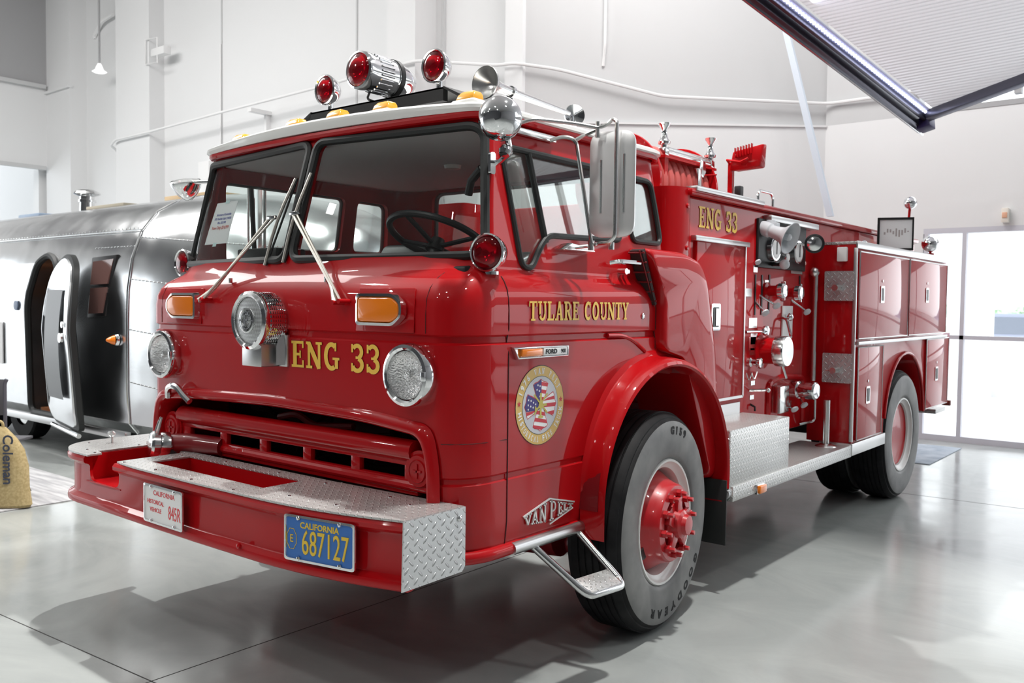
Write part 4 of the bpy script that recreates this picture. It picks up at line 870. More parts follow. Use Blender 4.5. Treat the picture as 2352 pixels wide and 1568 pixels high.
# ---- hose body, pump panel, side compartments
BX, Y0, Y1 = .92, .74, 5.20
body = MB().box(-BX, BX, Y0, Y1, .70, 2.150); P_('hose_body', body, RED, bevel=.012)
for s in (-1, 1):
    P_('body_top_rail', MB().box(s*(BX+.035) if s > 0 else -BX-.035, s*(BX-.05), .70, Y1, 2.150, 2.185) if s > 0 else MB().box(-BX-.035, -BX+.05, .70, Y1, 2.150, 2.185), RED, bevel=.006)
    P_('rub_strip', MB().box(*sorted((s*(BX-.03), s*(BX+.045))), .74, 1.65, 2.176, 2.205), POLISH, bevel=.006)
    # rolled front post of the body
    P_('body_front_post', MB().loft([[Vector((s*x, y, z)) for x, y in fil2([(.60, .56), (.87, .56), (.928, .64), (.928, .76), (.60, .76)], .05, 6)] for z in (1.0, 2.19)]), RED)
    for z in (2.09, 1.86, 1.70): P_('post_bolt', MB().lathe([(.014, 0), (.012, .008), (0, .010)], (s*.928, .70, z), (s, 0, 0), 12), RED)
    # side compartments: one long box with arch
    sd = MB().prism([(2.62, .585), (2.62, 1.985), (5.12, 1.985), (5.12, 1.32), (5.33, 1.32), (5.33, .66), (4.44, .66)]+[(3.90+.545*math.cos(math.radians(a)), .62+.555*math.sin(math.radians(a))) for a in range(8, 172, 6)]+[(3.35, .66), (3.35, .585)], lambda u, v, d: Vector((s*(.90+d*.32), u, v)), 0, 1)
    P_('side_compartment', sd, RED, ang=30, bevel=.004)
    P_('compartment_top', MB().box(*sorted((s*.92, s*1.225)), 2.615, 5.14, 1.985, 2.005), DIAMOND_F, bevel=.003)
    P_('compartment_edge_trim', MB().box(*sorted((s*1.218, s*1.232)), 2.612, 5.13, 1.955, 2.008), POLISH, bevel=.004)
    P_('compartment_corner_trim', MB().box(*sorted((s*1.205, s*1.230)), 2.608, 2.628, .60, 1.96), POLISH, bevel=.004)
    P_('compartment_sill', MB().box(*sorted((s*1.0, s*1.235)), 2.60, 3.36, .505, .590), POLISH, bevel=.004)
    def door(y0, y1, z0, z1, hy, hz, nm='compartment_door', hinge=True):
        d = P_(nm, MB().box(*sorted((s*1.215, s*1.236)), y0, y1, z0, z1), RED, bevel=.006)
        P_('door_trim', MB().tube([(s*1.234, y0, z0), (s*1.234, y1, z0), (s*1.234, y1, z1), (s*1.234, y0, z1)], .006, 6, closed=True), POLISH, d)
        if hy: 
            P_('door_latch', MB().prism(rrect(.085, .125, .012, hy, hz), lambda u, v, e: Vector((s*(1.236+e), u, v)), 0, .006), CHROME, d)
            P_('latch_recess', MB().prism(rrect(.055, .095, .008, hy, hz), lambda u, v, e: Vector((s*(1.242+e), u, v)), 0, .002), BLACK, d)
            P_('door_lock', MB().lathe([(.010, 0), (.010, .004), (0, .006)], (s*1.237, hy, hz+.10), (s, 0, 0), 14), CHROME, d)
    door(2.66, 3.86, 1.325, 1.935, 3.175, 1.643); door(3.90, 5.09, 1.325, 1.935, 4.42, 1.655)
    door(2.68, 3.24, .605, 1.262, 2.90, .915); door(4.48, 5.22, .675, 1.275, 4.81, .965)
    P_('compartment_drip_strip', MB().box(*sorted((s*1.232, s*1.252)), 2.63, 5.10, 1.282, 1.306), POLISH, bevel=.003)
    P_('rear_arch_trim', MB().tube([(s*1.226, 3.90+.552*math.cos(math.radians(a)), .62+.562*math.sin(math.radians(a))) for a in range(4, 178, 6)], .012, 8), RED)
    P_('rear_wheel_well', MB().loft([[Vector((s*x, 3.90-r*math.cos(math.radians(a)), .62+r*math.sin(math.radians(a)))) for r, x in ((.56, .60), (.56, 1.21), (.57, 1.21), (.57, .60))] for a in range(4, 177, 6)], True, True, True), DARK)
    # running board and tool box
    P_('running_board', MB().box(*sorted((s*.86, s*1.22)), .68, 2.60, .560, .578), DIAMOND_F, bevel=.003)
    P_('running_board_edge', MB().box(*sorted((s*1.19, s*1.232)), .70, 2.60, .500, .582), DIAMOND_F, bevel=.004)
    P_('running_board_end', MB().prism(fil2([(.86, .50), (1.18, .50), (1.225, .53), (1.225, .57), (.86, .57)], .015), lambda u, v, d: Vector((s*u, .665+d*.04, v)), 0, 1), DIAMOND)
    bxp = P_('tool_box', MB().box(*sorted((s*.90, s*1.220)), .88-.20, 1.49, .575, .885), DIAMOND_F, bevel=.006, label='diamond plate box on the running board')
    ml = P_('marker_lamp', MB().box(*sorted((s*1.225, s*1.245)), .985, 1.085, .495, .55), CHROME, bevel=.003)
    P_('amber_lens', MB().box(*sorted((s*1.24, s*1.262)), .990, 1.080, .500, .545), AMBER, ml, .006)
P_('tool_box_face', MB().box(.905, 1.215, .675, .681, .58, .88), DIAMOND)
# pump door on the side panel
pd = P_('pump_door', MB().box(BX-.005, BX+.020, .80, 1.425, .99, 1.915), RED, bevel=.006)
P_('door_hinge', MB().box(BX, BX+.035, .76, 1.465, 1.905, 1.935), POLISH, pd, .004)
P_('door_edge_trim', MB().box(BX+.012, BX+.026, 1.42, 1.436, .99, 1.91).box(BX+.012, BX+.026, .80, 1.43, .984, 1.0), POLISH, pd)
P_('door_latch', MB().prism(rrect(.115, .155, .015, 1.035, 1.48), lambda u, v, e: Vector((BX+.020+e, u, v)), 0, .008), CHROME, pd)
P_('latch_recess', MB().prism(rrect(.075, .115, .01, 1.035, 1.48), lambda u, v, e: Vector((BX+.028+e, u, v)), 0, .002), BLACK, pd)
P_('latch_plate', MB().box(BX+.029, BX+.033, 1.025, 1.065, 1.43, 1.53), ALU, pd)
P_('kick_plate', MB().box(BX-.002, BX+.006, .80, 1.43, .885, .955), POLISH)
bf = lambda y0, z0: (lambda u, v, d: Vector((BX+.0012+d, y0+u, z0+v)))
words('ENG 33', .118, .50, bf, .845, 1.985, .002)
# pump panel fittings (on the side panel x = .92)
def px(d=0): return BX+d
def puck(name, y, z, r, d0, d1, m, parent=None, n=28, dome=.0, label=None): return P_(name, MB().lathe([(r*.98, d0), (r, d0+.002), (r, d1-.004), (r*.94, d1), (0, d1+dome)], (BX, y, z), (1, 0, 0), n), m, parent, label=label)
gp_ = P_('gauge_panel', MB().box(BX, BX+.02, 1.62, 2.42, 1.79, 2.10), BLACK, bevel=.008)
P_('gauge_light_bar', MB().box(BX, BX+.06, 1.72, 2.55, 2.085, 2.125), POLISH, bevel=.006)
for y in (1.83, 2.22):
    g = puck('pressure_gauge', y, 1.915, .080, .0, .05, CHROME); puck('gauge_face', y, 1.915, .066, .045, .052, PLWHITE, g); P_('gauge_needle', MB().box(BX+.053, BX+.056, y-.003, y+.003, 1.88, 1.965), BLACK, g)
for y, z in ((1.86, 2.04), (2.0, 2.04), (2.03, 1.87), (2.10, 2.04)): g = puck('small_gauge', y, z, .030, 0, .05, CHROME); puck('gauge_face', y, z, .024, .046, .052, PLWHITE, g)
hc, ha = (1.13, 1.66, 1.967), (.93, -.08, -.36)
hs = P_('horn_speaker', MB().lathe([(.02, -.22), (.040, -.22), (.046, -.20), (.046, -.15), (.038, -.14), (.042, -.10), (.052, -.055), (.072, -.02), (.098, .002), (.102, .0), (.085, -.015), (.06, -.045), (.03, -.09)], hc, ha, 44), GREYP, label='grey horn loudspeaker')
P_('horn_core', MB().lathe([(.022, -.09), (.022, -.01), (.014, .0), (0, .003)], hc, ha, 24), GREYP, hs)
P_('horn_bracket', MB().box(BX, BX+.10, 1.70, 1.76, 2.03, 2.075).cyl((.97, 1.73, 2.03), (.97, 1.73, 2.09), .03), GREYP, hs, .006)
wl = P_('work_light', MB().lathe([(.0, -.05), (.04, -.045), (.058, -.018), (.064, 0), (.064, .010), (.053, .014), (.050, .005)], (1.09, 2.17, 1.965), (.40, -.90, -.05), 36), BLACK, label='black round work light')
P_('lamp_lens', MB().lathe([(.051, .005), (.03, .012), (0, .014)], (1.09, 2.17, 1.965), (.40, -.90, -.05), 30), REFL, wl); P_('light_arm', MB().tube([(BX, 2.30, 1.97), (1.04, 2.22, 1.97)], .012, 8), STEEL, wl)
for y, z0, z1 in ((1.625, 1.49, 1.745), (1.725, 1.49, 1.745), (1.84, 1.50, 1.75), (2.36, 1.66, 1.76)): P_('indicator_slot', MB().box(BX, BX+.006, y-.008, y+.008, z0, z1), BLACK)
def lever(y, z, q, k=.026):
    q = Vector(q); t = P_('pull_handle', MB().tube([(BX, y, z), q], .007, 8), CHROME)
    P_('handle_paddle', MB().lathe([(0, -.006), (k, -.004), (k, .006), (k*.5, .012), (0, .013)], q, (.6, -.3, -.6), 20), GREYP, t)
lever(1.63, 1.575, (.99, 1.63, 1.505)); lever(1.70, 1.615, (1.0, 1.78, 1.55)); lever(2.22, 1.59, (1.0, 2.31, 1.51)); lever(1.60, 1.82, (.96, 1.57, 1.82), k=.02); lever(2.18, .86, (1.0, 2.13, .855)); lever(2.35, .95, (1.0, 2.30, .87))
mt = P_('mixing_lever', MB().tube([(BX, 1.86, 1.82), (1.05, 1.74, 1.812)], .014, 10), BLACK); P_('handle_paddle', MB().sphere((1.065, 1.735, 1.81), .032, 16), GREYP, mt)
def hydrant(y, z, r):
    t = P_('discharge_outlet', MB().lathe([(r*1.3, 0), (r*1.3, .012), (r*.8, .02), (r*.8, .07), (r*1.0, .075), (r*1.0, .09)], (BX, y, z), (1, 0, 0), 24), RED)
    P_('outlet_cap', MB().lathe([(r*.95, .085), (r*1.15, .09), (r*1.15, .12), (r*.9, .13), (0, .135)], (BX, y, z), (1, 0, 0), 24), CHROME, t)
    P_('cap_lug', MB().box(BX+.10, BX+.128, y-.006, y+.006, z-r*1.4, z+r*1.4), CHROME, t, .003)
hydrant(1.80, 1.645, .043); hydrant(2.08, 1.635, .043)
big = P_('suction_cap', MB().lathe([(.12, 0), (.12, .012), (.085, .02), (.085, .09), (.092, .10), (.096, .16), (.09, .172), (.0, .176)], (BX, 1.75, 1.262), (1, 0, 0), 40), RED, label='large round suction cap')
P_('cap_face', MB().lathe([(.088, .10), (.097, .105), (.097, .165), (.092, .1745), (.05, .178), (0, .179)], (BX, 1.75, 1.262), (1, 0, 0), 36), ALU, big); P_('cap_handle', MB().tube([(BX+.14, 1.75, 1.17), (BX+.16, 1.77, 1.09)], .010, 8), ALU, big)
cpn = P_('control_plate', MB().box(BX, BX+.012, 2.06, 2.23, 1.33, 1.55), PLWHITE, bevel=.004)
P_('selector_lever', MB().tube([(BX+.01, 2.06, 1.47), (BX+.05, 2.03, 1.46), (BX+.08, 2.03, 1.35)], .009, 8, .02).sphere((BX+.04, 2.10, 1.475), .028, 12), CHROME, cpn)
hr_ = P_('throttle_rod', MB().cyl((BX+.015, 1.47, 1.385), (BX+.03, 1.72, 1.385), .010), CHROME); P_('knob', MB().lathe([(.02, .03), (.032, .035), (.032, .05), (0, .055)], (BX, 1.72, 1.39), (1, -.2, 0), 20), CHROME, hr_)
P_('relief_valve', MB().lathe([(.03, 0), (.03, .02), (.018, .03), (.018, .06), (.030, .065), (.030, .085), (0, .09)], (BX, 1.55, 1.195), (1, 0, 0), 20), CHROME)
P_('keeper_chain', MB().tube([(BX+.012, 1.50+.016*i, 1.13-.045*abs(math.sin(i/5*PI))) for i in range(11)], .004, 5), STEEL)
for y, z, a, b_ in ((1.52, 1.63, .05, .035), (1.60, 1.44, .06, .045), (1.60, 1.31, .05, .06), (1.61, 1.26, .04, .03), (1.62, 1.78, .03, .03), (1.80, 1.70, .03, .02), (1.80, 1.60, .03, .02), (1.62, 1.06, .03, .02), (1.61, .97, .03, .02), (2.30, 1.785, .10, .02), (2.32, 1.84, .06, .014), (1.62, 1.34, .05, .05)):
    P_('instruction_plate', MB().box(BX, BX+.004, y-a, y+a, z-b_*.7, z+b_*.7), STEEL)
P_('drain_handle', MB().tube([(BX, 1.58, 1.015), (BX+.09, 1.62, 1.02)], .009, 8).sphere((BX+.10, 1.63, 1.02), .016, 10), CHROME)
P_('drain_hook', MB().tube([(BX, 1.60, .925), (BX+.03, 1.60, .91), (BX+.03, 1.60, .885)], .007, 8), BLACK)
P_('auxiliary_pump_box', MB().box(BX, BX+.06, 1.93, 2.08, .84, 1.02).box(BX, BX+.04, 2.06, 2.18, .86, .91), ALU, bevel=.006)
P_('recessed_panel_frame', MB().tube([(BX+.004, 1.86, .80), (BX+.004, 1.86, 1.04), (BX+.004, 2.1, 1.075), (BX+.004, 2.46, 1.05), (BX+.004, 2.46, .74)], .02, 8, .06), RED)
P_('side_outlet', MB().lathe([(.06, 0), (.06, .05), (.045, .06), (.045, .10), (.06, .11), (.06, .17), (.05, .18), (0, .185)], (BX, 2.28, .975), (1, -.1, 0), 24), CHROME)
P_('riser_pipe', MB().tube([(.965, 2.55, 1.02), (.965, 2.55, 1.78)], .017, 12).sphere((.955, 2.55, 1.79), .036, 12), STEEL)
P_('drain_pipe', MB().tube([(1.0, 2.50, .90), (1.0, 2.50, .74), (.93, 2.40, .72)], .010, 8, .03), ALU)
for z0 in (1.59, 1.012):
    tp = P_('tread_plate', MB().prism(rrect(.205, .208, .01, 1.112, z0+.104), lambda u, v, d: Vector((u, 2.606-d, v)), 0, .006), DIAMOND, label='square diamond plate patch with a valve')
    P_('valve_stub', MB().cyl((1.11, 2.60, z0+.09), (1.11, 2.52, z0+.09), .022).cyl((1.05, 2.56, z0+.085), (1.13, 2.56, z0+.095), .007), STEEL, tp)
P_('switch_box', MB().box(1.095, 1.165, 2.585, 2.616, 1.865, 1.965), PLWHITE, bevel=.008)
P_('stanchion', MB().cyl((1.10, 2.46, .578), (1.10, 2.46, .90), .022).lathe([(.075, 0), (.07, .006), (.03, .02)], (1.10, 2.46, .578), (0, 0, 1), 20), STEEL)
P_('rear_step_marker', MB().box(1.16, 1.235, 5.36, 5.40, .63, .68), mat('brown_red_plastic', (.20, .03, .02), .4), bevel=.003)
P_('tailboard', MB().box(-1.15, 1.15, 5.20, 5.55, .56, .60), DIAMOND_F, bevel=.004)

# ---- hose reel behind the cab
RC = Vector((.53, 0, 2.236)); mb = MB()
HOSE = mat('faded_red_hose', (.50, .09, .08), .5)
rl_ = P_('hose_reel', MB().lathe([(.02, .0), (.06, .0), (.06, .70), (.02, .70)], (RC.x, .60, RC.z), (0, 1, 0), 32), RED, label='red hose reel behind the cab')
for dy in (0, .68): P_('reel_flange', MB().lathe([(.06, dy), (.282, dy), (.285, dy+.012), (.282, dy+.024), (.06, dy+.024)], (RC.x, .60, RC.z), (0, 1, 0), 64), RED, rl_)
pr = []
for k in range(9):
    y = .03+k*.072; pr += [(.225, y), (.242, y+.012), (.248, y+.036), (.242, y+.060), (.225, y+.071)]
P_('wound_hose', MB().lathe(pr, (RC.x, .60, RC.z), (0, 1, 0), 56), HOSE, rl_)
for y in (.745, 1.31):
    p = P_('roller_post', MB().lathe([(.020, 2.42), (.020, 2.445), (.034, 2.45), (.036, 2.462), (.022, 2.48), (.015, 2.51), (.016, 2.53), (.033, 2.555), (.036, 2.565), (.0, 2.567)], (.75, y, 0), (0, 0, 1), 24), CHROME, label='chrome post of the hose roller')
    P_('post_block', MB().box(.728, .772, y-.022, y+.022, 2.385, 2.43), ALU, p, .003)
P_('hose_roller', MB().cyl((.75, .76, 2.408), (.75, 1.30, 2.408), .020).cyl((.75, .76, 2.43), (.75, 1.30, 2.43), .011), STEEL)
P_('roller_frame', MB().box(.72, .78, .71, 1.34, 2.370, 2.384).box(.73, .77, .72, .76, 2.15, 2.37).box(.73, .77, 1.29, 1.33, 2.15, 2.37).tube([(.60, .70, 2.27), (.80, 1.30, 2.34)], .005, 6), RED)
P_('hose_guide_strap', MB().box(.80, .835, 1.00, 1.04, 2.17, 2.34).prism(fil2([(1.08, 2.33), (1.13, 2.30), (1.17, 2.34), (1.16, 2.40), (1.11, 2.41)], .01), lambda u, v, d: Vector((.79+d, u, v)), 0, .008), ALU, bevel=.003)
fl = P_('flood_light', MB().hexa([Vector(p) for p in ((.80, 1.47, 2.385), (.985, 1.49, 2.395), (1.0, 1.56, 2.395), (.82, 1.56, 2.385), (.82, 1.47, 2.50), (1.01, 1.49, 2.535), (1.02, 1.53, 2.535), (.83, 1.55, 2.50))]), RED, bevel=.010, label='red flood light on a post')
P_('light_post', MB().box(.785, .815, 1.485, 1.515, 2.18, 2.44), RED, fl); P_('lamp_yoke', MB().tube([(.80, 1.50, 2.42), (.79, 1.46, 2.45), (.88, 1.455, 2.43), (.93, 1.46, 2.45)], .008, 8), RED, fl)
mb = MB()
for k in range(7): mb.box(.84+.018*k, .844+.018*k, 1.455, 1.475, 2.46+.003*k, 2.52+.003*k)
P_('cooling_fins', mb, RED, fl); P_('switch_box', MB().box(.83, .875, 1.48, 1.53, 2.20, 2.29), BLACK, fl, .008)
P_('grab_handle', MB().tube([(.92, 1.64, 2.19), (.92, 1.64, 2.25), (.92, 1.66, 2.275), (.92, 1.84, 2.275), (.92, 1.87, 2.25), (.92, 1.87, 2.19)], .009, 8, .03), ALU)
P_('hose_bed_cover', MB().loft([[Vector((x, y, 2.185+z)) for x, z in ((-.88, 0), (-.8, .03), (.8, .03), (.88, 0), (.88, -.02), (-.88, -.02))] for y in (1.5, 2.4, 5.15)]), RED_D)
# rear chrome ball lamps and stalk
for p_, st_ in (((.95, 4.9, 2.50), (.93, 4.9, 2.19)), ((1.10, 5.02, 2.13), (1.10, 5.05, 2.0))):
    g = P_('rear_lamp', MB().sphere(p_, .058 if st_[2] > 2.1 else .075, 24), CHROME, label='chrome ball shaped rear lamp'); P_('lamp_stalk', MB().cyl(st_, p_, .012).cyl(st_, Vector(st_)*.65+Vector(p_)*.35, .03), RED, g)
g = P_('rear_lamp', MB().sphere((1.02, 3.4, 2.03), .035, 16), CHROME)

# ---- mirrors, roof horn, spot lamps
for s in (1, -1):
    mc = Vector((s*1.245, -.55, 2.045)); my = Vector((s*.90, .38, 0)).normalized()     # mirror plane direction
    if s > 0: my = Vector((.97, .22, 0)).normalized()
    nb = Vector((-my.y, my.x, 0)); nb = nb if nb.y < 0 else -nb
    mf = lambda u, v, d: mc+my*u*1+Vector((0, 0, v))+nb*d
    def mr(w_, h_, r, d, c=0): return [mf(u+c, v, d) for u, v in rrect(w_, h_, r, 0, 0, 6)]
    m_ = P_('wing_mirror', MB().loft([mr(.190, .430, .055, -.012), mr(.200, .440, .06, 0), mr(.198, .438, .06, .010), mr(.17, .41, .05, .016), mr(.10, .33, .03, .019)]), MIRB, label='tall stainless wing mirror on tube arms')
    P_('mirror_glass', MB().loft([mr(.182, .42, .05, -.0125), mr(.182, .42, .05, -.014)]), REFL, m_)
    P_('mirror_ribs', MB().tube([mf(-.045, -.12, .018), mf(-.045, .10, .018)], .005, 6).tube([mf(.055, -.12, .018), mf(.055, .12, .018)], .005, 6), STEEL, m_)
    tb = MB()
    tb.tube([(s*1.0, -.90, 2.262), (s*1.06, -.86, 2.285), (s*1.14, -.70, 2.285), (s*1.20, -.60, 2.275), mf(-.02, .24, .03), mf(.01, .262, .038), mf(.028, .25, .04), mf(.028, -.22, .04), mf(.0, -.245, .035), mf(-.05, -.245, .02), (s*1.13, -.50, 1.80), (s*1.045, -.62, 1.78)], .0085, 8, .035)
    tb.tube([(s*1.0, -.66, 2.235), (s*1.05, -.64, 2.25), (s*1.09, -.60, 2.24), (s*1.15, -.56, 1.805)], .0085, 8, .03)
    tb.tube([(s*1.085, -.60, 2.235), (s*1.13, -.58, 2.26), (s*1.20, -.60, 2.27)], .0085, 8, .03)
    P_('mirror_arm', tb, STEEL, m_)
    for p_, q_, r_ in (((s*1.20, -.60, 2.235), (s*1.20, -.60, 2.30), .010), ((s*1.145, -.555, 1.775), (s*1.145, -.555, 1.815), .014), ((s*1.24, -.545, 1.775), (s*1.24, -.545, 1.805), .012)): P_('arm_clamp', MB().cyl(p_, q_, r_), STEEL, m_)
    P_('arm_bracket', MB().box(*sorted((s*.965, s*.990)), -.93, -.60, 2.235, 2.262), STEEL, m_, .004)
    P_('arm_bracket', MB().prism([(-.66, 1.775), (-.42, 1.775), (-.44, 1.79), (-.60, 1.805)], lambda u, v, d, s=s: Vector((s*(1.03+d), u, v)), 0, .05), STEEL, m_, .004)
# chrome spot lamps on the pillars
c1 = Vector((1.135, -1.16, 2.225))
sp = P_('spot_lamp', MB().lathe([(0, -.055), (.03, -.052), (.055, -.038), (.073, -.012), (.080, .010), (.083, .018), (.083, .028), (.076, .034)], c1, (-.45, .85, .28), 44), CHROME, label='chrome spot lamp on the pillar, turned away')
P_('lamp_lens', MB().lathe([(.076, .030), (.05, .042), (0, .048)], c1, (-.45, .85, .28), 36), LAMPGL, sp)
P_('lamp_arm', MB().tube([c1+Vector((.02, .03, -.07)), (1.145, -1.11, 2.135), (1.13, -1.085, 2.115), (1.035, -1.03, 2.095), (.93, -1.02, 2.08)], .012, 10, .02).lathe([(.02, 0), (.026, .015), (.02, .03), (0, .032)], (1.14, -1.12, 2.125), (0, -.5, -1), 20), CHROME, sp)
P_('pillar_flange', MB().prism(rrect(.03, .085, .012, -1.045, 2.09), lambda u, v, d: Vector((1.0+d, u, v)), 0, .012), CHROME, sp)
P_('handle_grip', MB().tube([(.93, -1.02, 2.08), (.86, -1.0, 2.04), (.835, -.99, 1.985)], .017, 10), BLACK, sp)
c2 = Vector((-1.165, -1.05, 2.165))
sp = P_('spot_lamp', MB().lathe([(0, -.085), (.022, -.08), (.05, -.055), (.072, -.02), (.080, .0), (.083, .01), (.083, .02), (.077, .025)], c2, (.12, -.25, 1), 44), CHROME, label='chrome spot lamp facing up beside the far pillar')
P_('lamp_lens', MB().lathe([(.077, .022), (.05, .032), (0, .036)], c2, (.12, -.25, 1), 36), LAMPGL, sp); P_('lamp_arm', MB().cyl(c2+Vector((.06, 0, .01)), (-.98, -1.03, 2.17), .011), CHROME, sp)
# twin ended air horn on the roof
a0, a1 = Vector((.62, -.63, 2.535)), Vector((.60, .08, 2.515)); hx = (a1-a0).normalized()
ah = P_('air_horn', MB().lathe([(.074, -.02), (.0755, -.016), (.070, .0), (.05, .022), (.032, .05), (.024, .10), (.021, .16), (.018, .30), (.013, .60), (.012, .66)], a0, hx, 40), STEEL, label='long chrome air horn')
P_('horn_throat', MB().lathe([(.073, -.019), (.055, .0), (.03, .03), (.0, .05)], a0, hx, 36), STEEL, ah)
P_('horn_driver', MB().lathe([(.012, -.07), (.024, -.03), (.045, -.008), (.056, 0), (.054, .008), (.03, -.002), (0, -.012)], a1, (.80, -.55, -.05), 36), CHROME, ah)
P_('horn_clamp', MB().lathe([(.022, 0), (.028, .0), (.028, .018), (.022, .018)], a0+hx*.17, hx, 24).cyl(a0+hx*.18-Vector((0, 0, .02)), a0+hx*.18-Vector((0, 0, .14)), .008).cyl(a1-Vector((0, .02, .01)), a1-Vector((0, .02, .12)), .008), CHROME, ah)

# ---- cab interior
P_('dashboard', MB().loft([[Vector((x, y, z)) for y, z in ((-1.19, 1.50), (-1.19, 1.685), (-1.05, 1.70), (-.93, 1.66), (-.93, 1.50))] for x in (-1.0, -.5, .5, 1.0)]), BLACK, bevel=.01)
P_('instrument_hood', MB().loft([[Vector((x, y, z)) for y, z in ((-1.08, 1.66), (-1.02, 1.745), (-.92, 1.75), (-.90, 1.66))] for x in (.25, .75)]), BLACK, bevel=.012)
P_('engine_cover', MB().box(-.42, .42, -1.0, .30, 1.33, 1.60), VINYL, bevel=.05, seg=4)
for x in (-.68, .62):
    st_ = P_('cab_seat', MB().box(x-.26, x+.26, -.45, .10, 1.45, 1.60), VINYL, bevel=.04, seg=4)
    P_('seat_back', MB().loft([[Vector((x+sx*.25*k, y, z)) for sx, y in ((-1, yy), (1, yy), (1, yy+.10), (-1, yy+.10))] for z, yy, k in ((1.58, .04, 1), (1.80, .10, 1), (1.90, .14, .86))]), VINYL, st_, .03, 4)
P_('radio_box', MB().box(-.62, -.30, -1.10, -.92, 1.69, 1.80), BLACK, bevel=.01)
# steering wheel
wc, wa = Vector((.43, -.74, 1.835)), Vector((0, .42, .90)).normalized(); wu = Vector((1, 0, 0)); wv_ = wa.cross(wu)
sw = P_('steering_wheel', MB().tube([wc+wu*.235*math.cos(2*PI*i/48)+wv_*.235*math.sin(2*PI*i/48) for i in range(48)], .0155, 10, closed=True), BLACK)
P_('wheel_spokes', MB().tube([wc+wu*.23, wc-wa*.04, wc-wu*.23], .011, 8).tube([wc-wv_*.23, wc-wa*.04], .011, 8).tube([wc+wv_*.23, wc-wa*.04], .011, 8), BLACK, sw)
P_('steering_column', MB().cyl(wc-wa*.02, wc-wa*.45, .03), BLACK, sw); P_('wheel_hub', MB().cyl(wc-wa*.06, wc+wa*.0, .045, .03), BLACK, sw)
P_('dome_lamp', MB().lathe([(.045, 0), (.04, -.018), (0, -.024)], (.15, -.35, 2.245), (0, 0, 1), 20), mat('dome_lamp_lens', (.9, .9, .85), .3))

# ================================================================== things standing apart
# price sheet taped inside the windshield
def gfr(x0, z0):
    def f(u, v, d=0):
        z = z0+v; x = x0+u; return Vector((x, ysurf(x, z)+.020-d, z))
    return f
pg = empty('price_sheet', (-.70, -1.16, 1.83), 'white price sheet reading Now Only $24,999 taped inside the windshield', 'sign')
pcs = [(-.115, 0), (.135, .0), (.155, .21), (-.065, .21)]
f0 = gfr(-.735, 1.826)
def shp(a, b, d=0): x = pcs[0][0]*(1-a)*(1-b)+pcs[1][0]*a*(1-b)+pcs[2][0]*a*b+pcs[3][0]*(1-a)*b; return f0(x, .213*b, d)
mb = MB(); mb.grid(lambda a, b: shp(a, b, 0), 6, 6); mb.grid(lambda a, b: shp(a, b, .001), 6, 6); mb.build('sheet', PAPER, pg)
for ln, v, sz, mt_ in (('Airstream of Scottsdale', .70, .0175, mat('blue_ink', (.12, .13, .45), .6)), ('1976 VanPelt Stk# C44036', .60, .0175, mat('blue_ink_2', (.12, .13, .45), .6)), ('Was $29,998', .505, .0175, mat('blue_ink_3', (.12, .13, .45), .6)), ('Now Only $24,999', .385, .024, mat('red_ink', (.65, .10, .08), .6))):
    text(MB(), ln, sz, lambda u, v_, d, v=v: shp(.52+u/.245, v+v_/.213, .0015+d), .0004).build('printed_line', mt_, pg)['label'] = 'printed line reading '+ln
MB().grid(lambda a, b: shp(.40+.16*a, -.06+.09*b, .002), 2, 2).grid(lambda a, b: shp(.42+.2*a, .965+.07*b, .002), 2, 2).build('tape', mat('clear_tape', (.65, .82, .82), .3), pg)
# framed board on top of the side compartment
bc = Vector((1.105, 3.93, 2.0125)); bu = Vector((.93, .36, 0)).normalized(); bn = Vector((.36, -.93, 0)).normalized()
bd_ = empty('framed_board', bc, 'small black framed picture board standing on top of the side compartment', 'sign')
bb = lambda u, v, d: bc+bu*u+Vector((0, 0, v))+bn*d
def bbox(mb, u0, u1, v0, v1, d0, d1): return mb.hexa([bb(u0, v0, d0), bb(u1, v0, d0), bb(u1, v1, d0), bb(u0, v1, d0), bb(u0, v0, d1), bb(u1, v0, d1), bb(u1, v1, d1), bb(u0, v1, d1)])
mb = MB(); bbox(mb, -.13, .13, .25, .268, -.01, .015); bbox(mb, -.13, .13, 0, .018, -.01, .015); bbox(mb, -.14, -.122, 0, .268, -.012, .015); bbox(mb, .122, .135, 0, .268, -.01, .015); mb.build('board_frame', BLACK, bd_)
bbox(MB(), -.122, .122, .018, .25, -.005, .006).build('board_face', PAPER, bd_)
mb = MB()
for k in range(9): u = -.09+.022*k; bbox(mb, u, u+.012, .13+.02*math.sin(k), .15+.03*abs(math.sin(k*2)), .006, .007)
mb.build('board_picture', mat('faded_grey_picture', (.45, .40, .40), .6), bd_)

# ---- polished travel trailer behind the engine
def alu_mat():
    m = mat('polished_trailer_skin', (.66, .67, .68), .16, 1); N, L, b = nodes(m)
    tc = N.new('ShaderNodeTexCoord'); no = N.new('ShaderNodeTexNoise'); no.inputs['Scale'].default_value = 1.4; no.inputs['Detail'].default_value = 2
    bu_ = N.new('ShaderNodeBump'); bu_.inputs['Strength'].default_value = .25; bu_.inputs['Distance'].default_value = .06; L.new(tc.outputs['Object'], no.inputs[0]); L.new(no.outputs[0], bu_.inputs['Height']); L.new(bu_.outputs[0], b.inputs['Normal'])
    n2 = N.new('ShaderNodeTexNoise'); n2.inputs['Scale'].default_value = 3; mr = N.new('ShaderNodeMapRange'); L.new(tc.outputs['Object'], n2.inputs[0]); L.new(n2.outputs[0], mr.inputs[0]); mr.inputs[3].default_value = .10; mr.inputs[4].default_value = .30; L.new(mr.outputs[0], b.inputs['Roughness'])
    return m
TSK = alu_mat()
TR = empty('travel_trailer', (-6.5, 1.45, 0), 'silver riveted aluminium travel trailer with its rounded side door open, behind the fire engine', 'trailer')
